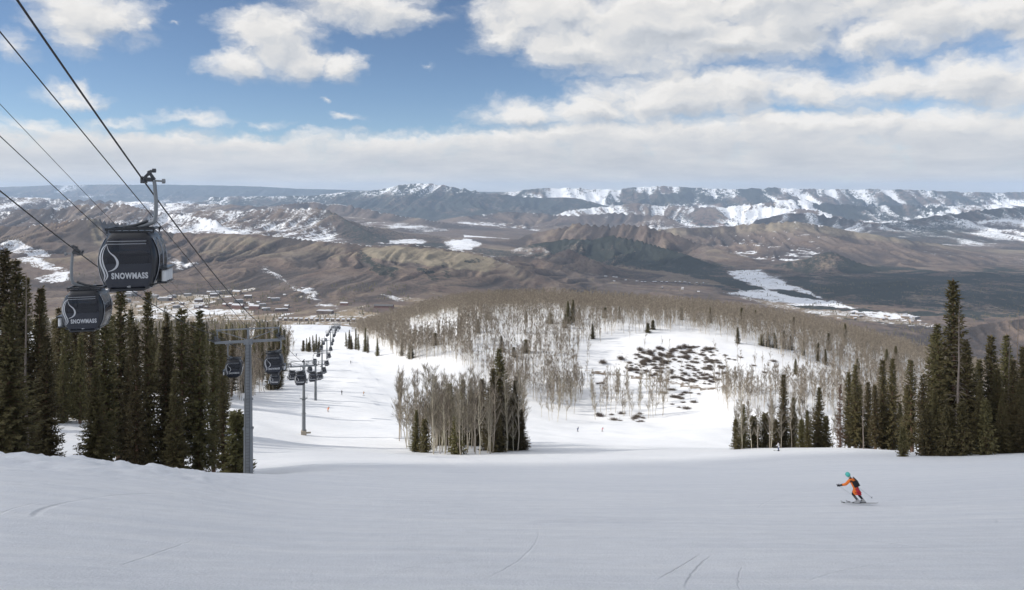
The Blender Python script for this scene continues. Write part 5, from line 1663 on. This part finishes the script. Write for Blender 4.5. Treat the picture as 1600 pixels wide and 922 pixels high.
        mb.box(pts[-2] + upv * .012, (.09, .16, .02), Rs, mat=1)
        s_ = mb.build('ski', [M_GREY, M_BLACK])
        if tops: tag(s_, tops[0 if q == 'L' else 1], 'ski'); s_.location = loc; s_.rotation_euler = (0, 0, yaw); s_.scale = (scale,) * 3
        else: s_.parent = root
        if poles:
            mb = MB(); h_ = V['wr' + q].lerp(V['ha' + q], .8); e = V.get('tip' + q, h_ + Vector((.2, -.3, -.9)))
            dd = (e - h_).normalized()
            mb.tube([h_ - dd * .10, h_ + dd * .10], .018, 8, 1); mb.tube([h_ + dd * .1, e], [.009, .006], 6, 0); mb.disc(e - dd * .07, dd, .045, .012, 12, 1)
            p_ = mb.build('ski_pole', [M_GREY, M_BLACK])
            if tops: tag(p_, tops[2 if q == 'L' else 3], 'ski pole'); p_.location = loc; p_.rotation_euler = (0, 0, yaw); p_.scale = (scale,) * 3
            else: p_.parent = root
    if detail:
        mb = MB(); c = mid('pelvis', 'chest', .86) + Vector((.05, -.175, .02)); ax = (V['chest'] - V['pelvis']).normalized(); fx = ax.cross(Vector((0, 1, 0))).normalized()
        Rb = Matrix((fx, fx.cross(ax) * -1, ax)).transposed()
        mb.box(c, (.29, .12, .30), Rb, bev=.055)
        for sg in (-1, 1):
            mb.tube([c + Rb @ Vector((sg * .10, .0, .16)), V['chest'] + Rb @ Vector((sg * .12, .02, .17)), V['chest'] + Rb @ Vector((sg * .13, .19, .05))], .028, 6)
        mb.build('backpack', M_BLACK, root)
    return root


g = ground(1346, 35.0); g.z = -(787 - HY) / FX * 35.0
gz = float(H(np.array([g.x]), np.array([35.0]))[0]); g.z = gz + .07
J = dict(pelvis=(-.20, .02, .66), chest=(-.36, .16, 1.03), neck=(-.455, .24, 1.20), head=(-.52, .285, 1.29), crown=(-.56, .31, 1.40), look=(-.75, .65, -.1),
         shL=(-.52, .12, 1.13), elL=(-.66, .24, .86), haL=(-.88, .42, .74), shR=(-.22, .20, 1.10), elR=(-.10, .34, .86), haR=(-.02, .52, .70),
         hipL=(-.29, .02, .60), knL=(-.32, .26, .38), anL=(-.12, .06, .09), toL=(-.22, .15, .06), hipR=(-.11, .04, .60), knR=(-.02, .28, .36), anR=(.16, .10, .10), toR=(.06, .20, .06),
         tipL=(-.20, -.15, .25), tipR=(.55, -.05, .28))
skier(g, J, dict(pants=M_BLACK, jacket=M_ORANGE, jacket2=M_RED, helmet=M_TEAL, boots=M_GREY), 'skier in an orange and red jacket with teal helmet carving down the near slope', ski_dir=(-.60, .74, -.30), detail=True,
      tops=['ski under the lower left boot of the orange jacketed skier', 'ski under the upper right boot of the orange jacketed skier', 'ski pole in the stretched left hand of the orange jacketed skier', 'ski pole trailing to the right of the orange jacketed skier'])
STAND = dict(pelvis=(0, 0, .90), chest=(0, .10, 1.28), neck=(0, .14, 1.47), head=(0, .17, 1.57), crown=(0, .18, 1.70), look=(0, 1, -.1), shL=(-.17, .10, 1.37), elL=(-.30, .16, 1.10), haL=(-.30, .42, 1.02), shR=(.17, .10, 1.37), elR=(.30, .16, 1.10), haR=(.30, .42, 1.02),
             hipL=(-.10, 0, .86), knL=(-.13, .14, .50), anL=(-.13, 0, .12), toL=(-.13, .16, .07), hipR=(.10, 0, .86), knR=(.13, .14, .50), anR=(.13, 0, .12), toR=(.13, .16, .07), tipL=(-.38, -.25, .12), tipR=(.38, -.25, .12))
LEAN = dict(STAND); LEAN.update({k: (v[0] + .35 * (1.0 - v[2]) * -1, v[1], v[2]) for k, v in STAND.items() if k != 'look' and v[2] > .2})
for (px_, D, pose, cols, lab, yaw, sd) in [
    (1217, 131, STAND, dict(pants=M_NAVY, jacket=M_WHITEF, helmet=M_BLACK, boots=M_BLACK), 'skier in a pale jacket and navy trousers standing below the right hand trees', .9, (0, 1, -.15)),
    (903, 262, LEAN, dict(pants=M_BLACK, jacket=M_NAVY, helmet=M_BLACK, boots=M_BLACK), 'tiny dark blue skier on the sunny flat below the hill', .3, (0, 1, -.3)),
    (941, 264, LEAN, dict(pants=M_BLACK, jacket=M_PINK, helmet=M_BLACK, boots=M_GREY), 'tiny skier in a pinkish red jacket on the flat below the hill', -.9, (0, 1, -.3)),
    (534, 272, STAND, dict(pants=M_BLACK, jacket=M_BLACK, helmet=M_BLACK, boots=M_BLACK), 'tiny all black skier in the middle of the left run', .2, (0, 1, -.25)),
    (513, 232, LEAN, dict(pants=M_TAN, jacket=M_ORANGE, helmet=M_BLACK, boots=M_GREY), 'tiny skier in an orange top right of the second lift tower', .5, (0, 1, -.25)),
    (568, 276, STAND, dict(pants=M_GREY, jacket=M_TAN, helmet=M_GREY, boots=M_GREY), 'tiny pale clad skier right of the black skier on the left run', -.4, (0, 1, -.25)),
    (548, 392, STAND, dict(pants=M_BLACK, jacket=M_BLACK, helmet=M_BLACK, boots=M_BLACK), 'tiny dark skier where the sunlit roll of the run begins', .1, (0, 1, -.25)),
    (463, 445, STAND, dict(pants=M_BLACK, jacket=M_NAVY, helmet=M_BLACK, boots=M_BLACK), 'tiny skier at the left edge of the far sunlit snow', 0, (0, 1, -.2))]:
    skier(ground(px_, D), pose, cols, lab, ski_dir=sd, yaw=yaw, scale=1.02, poles=D < 200)

# ---------------------------------------------------------------- village
M_WALL = [material('tan_wall', (.30, .225, .155), .9, var=.2), material('red_brown_wall', (.19, .095, .07), .9, var=.2), material('brown_wall', (.15, .105, .08), .9, var=.2), material('grey_wall', (.24, .23, .22), .9, var=.2)]
M_ROOFS = material('snowy_roof', (.52, .53, .56), .8, var=.06, vscale=.3); M_ROOFD = material('dark_roof', (.10, .095, .095), .8, var=.2)
M_PANE = material('house_pane', (.035, .04, .05), .2)


def house_mesh(Lx, Ly, Hh, wall, roof, gable=True, steps=0, seed=0):
    w = MB(); w.box((0, 0, Hh / 2 - 1), (Lx, Ly, Hh + 2))
    if gable:
        w.add([(-Lx / 2, -Ly / 2, Hh), (-Lx / 2, Ly / 2, Hh), (-Lx / 2, 0, Hh + Ly * .28)], [(0, 1, 2)]); w.add([(Lx / 2, -Ly / 2, Hh), (Lx / 2, Ly / 2, Hh), (Lx / 2, 0, Hh + Ly * .28)], [(0, 2, 1)])
    nfl = max(1, int(Hh / 3)); nw = max(2, int(Lx / 4))
    for f in range(nfl):
        for k in range(nw):
            w.box((-Lx / 2 + (k + .5) * Lx / nw, -Ly / 2 - .02, 1.6 + f * 3.0), (Lx / nw * .5, .12, 1.5), mat=1)
    r_ = MB(); e = .8
    if gable:
        zt = Hh + Ly * .28 + .15; ze = Hh - e * .28
        r_.add([(-Lx / 2 - e, -Ly / 2 - e, ze), (Lx / 2 + e, -Ly / 2 - e, ze), (Lx / 2 + e, 0, zt), (-Lx / 2 - e, 0, zt), (-Lx / 2 - e, Ly / 2 + e, ze), (Lx / 2 + e, Ly / 2 + e, ze)] + [(-Lx / 2 - e, -Ly / 2 - e, ze + .5), (Lx / 2 + e, -Ly / 2 - e, ze + .5), (Lx / 2 + e, 0, zt + .5), (-Lx / 2 - e, 0, zt + .5), (-Lx / 2 - e, Ly / 2 + e, ze + .5), (Lx / 2 + e, Ly / 2 + e, ze + .5)],
               [(0, 1, 2, 3), (3, 2, 5, 4), (6, 9, 8, 7), (9, 10, 11, 8), (0, 6, 7, 1), (4, 5, 11, 10), (0, 3, 9, 6), (3, 4, 10, 9), (1, 7, 8, 2), (2, 8, 11, 5)])
    else:
        r_.box((0, 0, Hh + .35), (Lx + e, Ly + e, .7)); r_.box((Lx * .2, 0, Hh + 1.6), (Lx * .3, Ly * .5, 1.9))
    return w.mesh('wall', [wall, M_PANE]), r_.mesh('roof', [roof])


HK = {'condo': [house_mesh(34, 15, 12, M_WALL[k], M_ROOFS, k != 3) for k in range(4)], 'chalet': [house_mesh(15, 11, 6.5, M_WALL[k], M_ROOFS) for k in range(4)], 'town': [house_mesh(10, 10, 9, M_WALL[k], M_ROOFS) for k in (0, 2)],
      'lodge': [house_mesh(46, 17, 14, M_WALL[1], M_ROOFS), house_mesh(52, 18, 10, M_WALL[2], M_ROOFS, False), house_mesh(60, 14, 7, M_WALL[1], M_ROOFD)]}


def building(kind, var, px_, D, rot, label, group=None, s=1.0):
    root = link('building', None, loc=ground(px_, D), rot=(0, 0, rot), scale=(s, s, s)); tag(root, label, 'building', group)
    w, r_ = HK[kind][var % len(HK[kind])]
    link('wall', w, root); link('roof', r_, root)


def dfloor(px_, py_): return depth_of(px_, py_, 2450, 5200)


for (px_, py_, k, v, s, lab) in [(538, 477, 'lodge', 0, .7, 'red lodge with snowy roof by the white chute under the brown ridge'), (508, 490, 'lodge', 1, 1.2, 'big dark flat roofed hall with snow on top near the base of the run'), (600, 481, 'lodge', 2, 1.3, 'long low red roofed building left of the wooded hill'),
                                 (372, 482, 'lodge', 0, 1.0, 'red brown lodge in the middle of the village'), (398, 483, 'lodge', 0, .9, 'second red brown lodge right of its twin in the village'), (440, 486, 'lodge', 1, .9, 'dark lodge block at the right end of the village centre'),
                                 (205, 462, 'condo', 3, 1.4, 'flat roofed condominium at the left of the village, left of the second cabin')]:
    building(k, v, px_, dfloor(px_, py_), random.uniform(-.25, .25), lab, None, s)
for i in range(15):
    px_ = 438 + i * 8.2
    building('town', i, px_, dfloor(px_, 501 + .12 * i), .05, 'one of the row of small gabled townhouses at the base of the run', 'row of townhouses')
r = np.random.default_rng(9)
KL = {'condo': 'long condominium block with snowy roof in the valley village', 'chalet': 'small chalet with snowy roof in the valley village'}
for i in range(40):
    px_ = r.uniform(165, 450); py_ = r.choice([458, 463, 467, 471, 476, 481]) + r.uniform(-1.2, 1.2) + (px_ - 300) * .03
    k = 'condo' if r.uniform() < .6 else 'chalet'
    building(k, int(r.integers(0, 4)), px_, dfloor(px_, py_), r.uniform(-.4, .4), KL[k], 'condominiums of the village' if k == 'condo' else 'chalets of the village', r.uniform(.75, 1.15))
for i in range(26):
    px_ = r.uniform(945, 1110); py_ = 418 + (px_ - 945) * .12 + r.uniform(-4, 22)
    building('chalet', int(r.integers(0, 4)), px_, dfloor(px_, py_), r.uniform(-1, 1), 'tiny house scattered over the slope beyond the wooded hill', 'houses on the far slope', 1.0)
for i in range(16):
    px_ = r.uniform(1320, 1445); py_ = 489 + (px_ - 1320) * .06 + r.uniform(0, 9)
    building('chalet' if i % 3 else 'condo', 0 if i % 4 else 3, px_, dfloor(px_, py_), r.uniform(-.5, .5), 'small building by the snow field in the right hand valley', 'buildings in the right hand valley', 1.1)
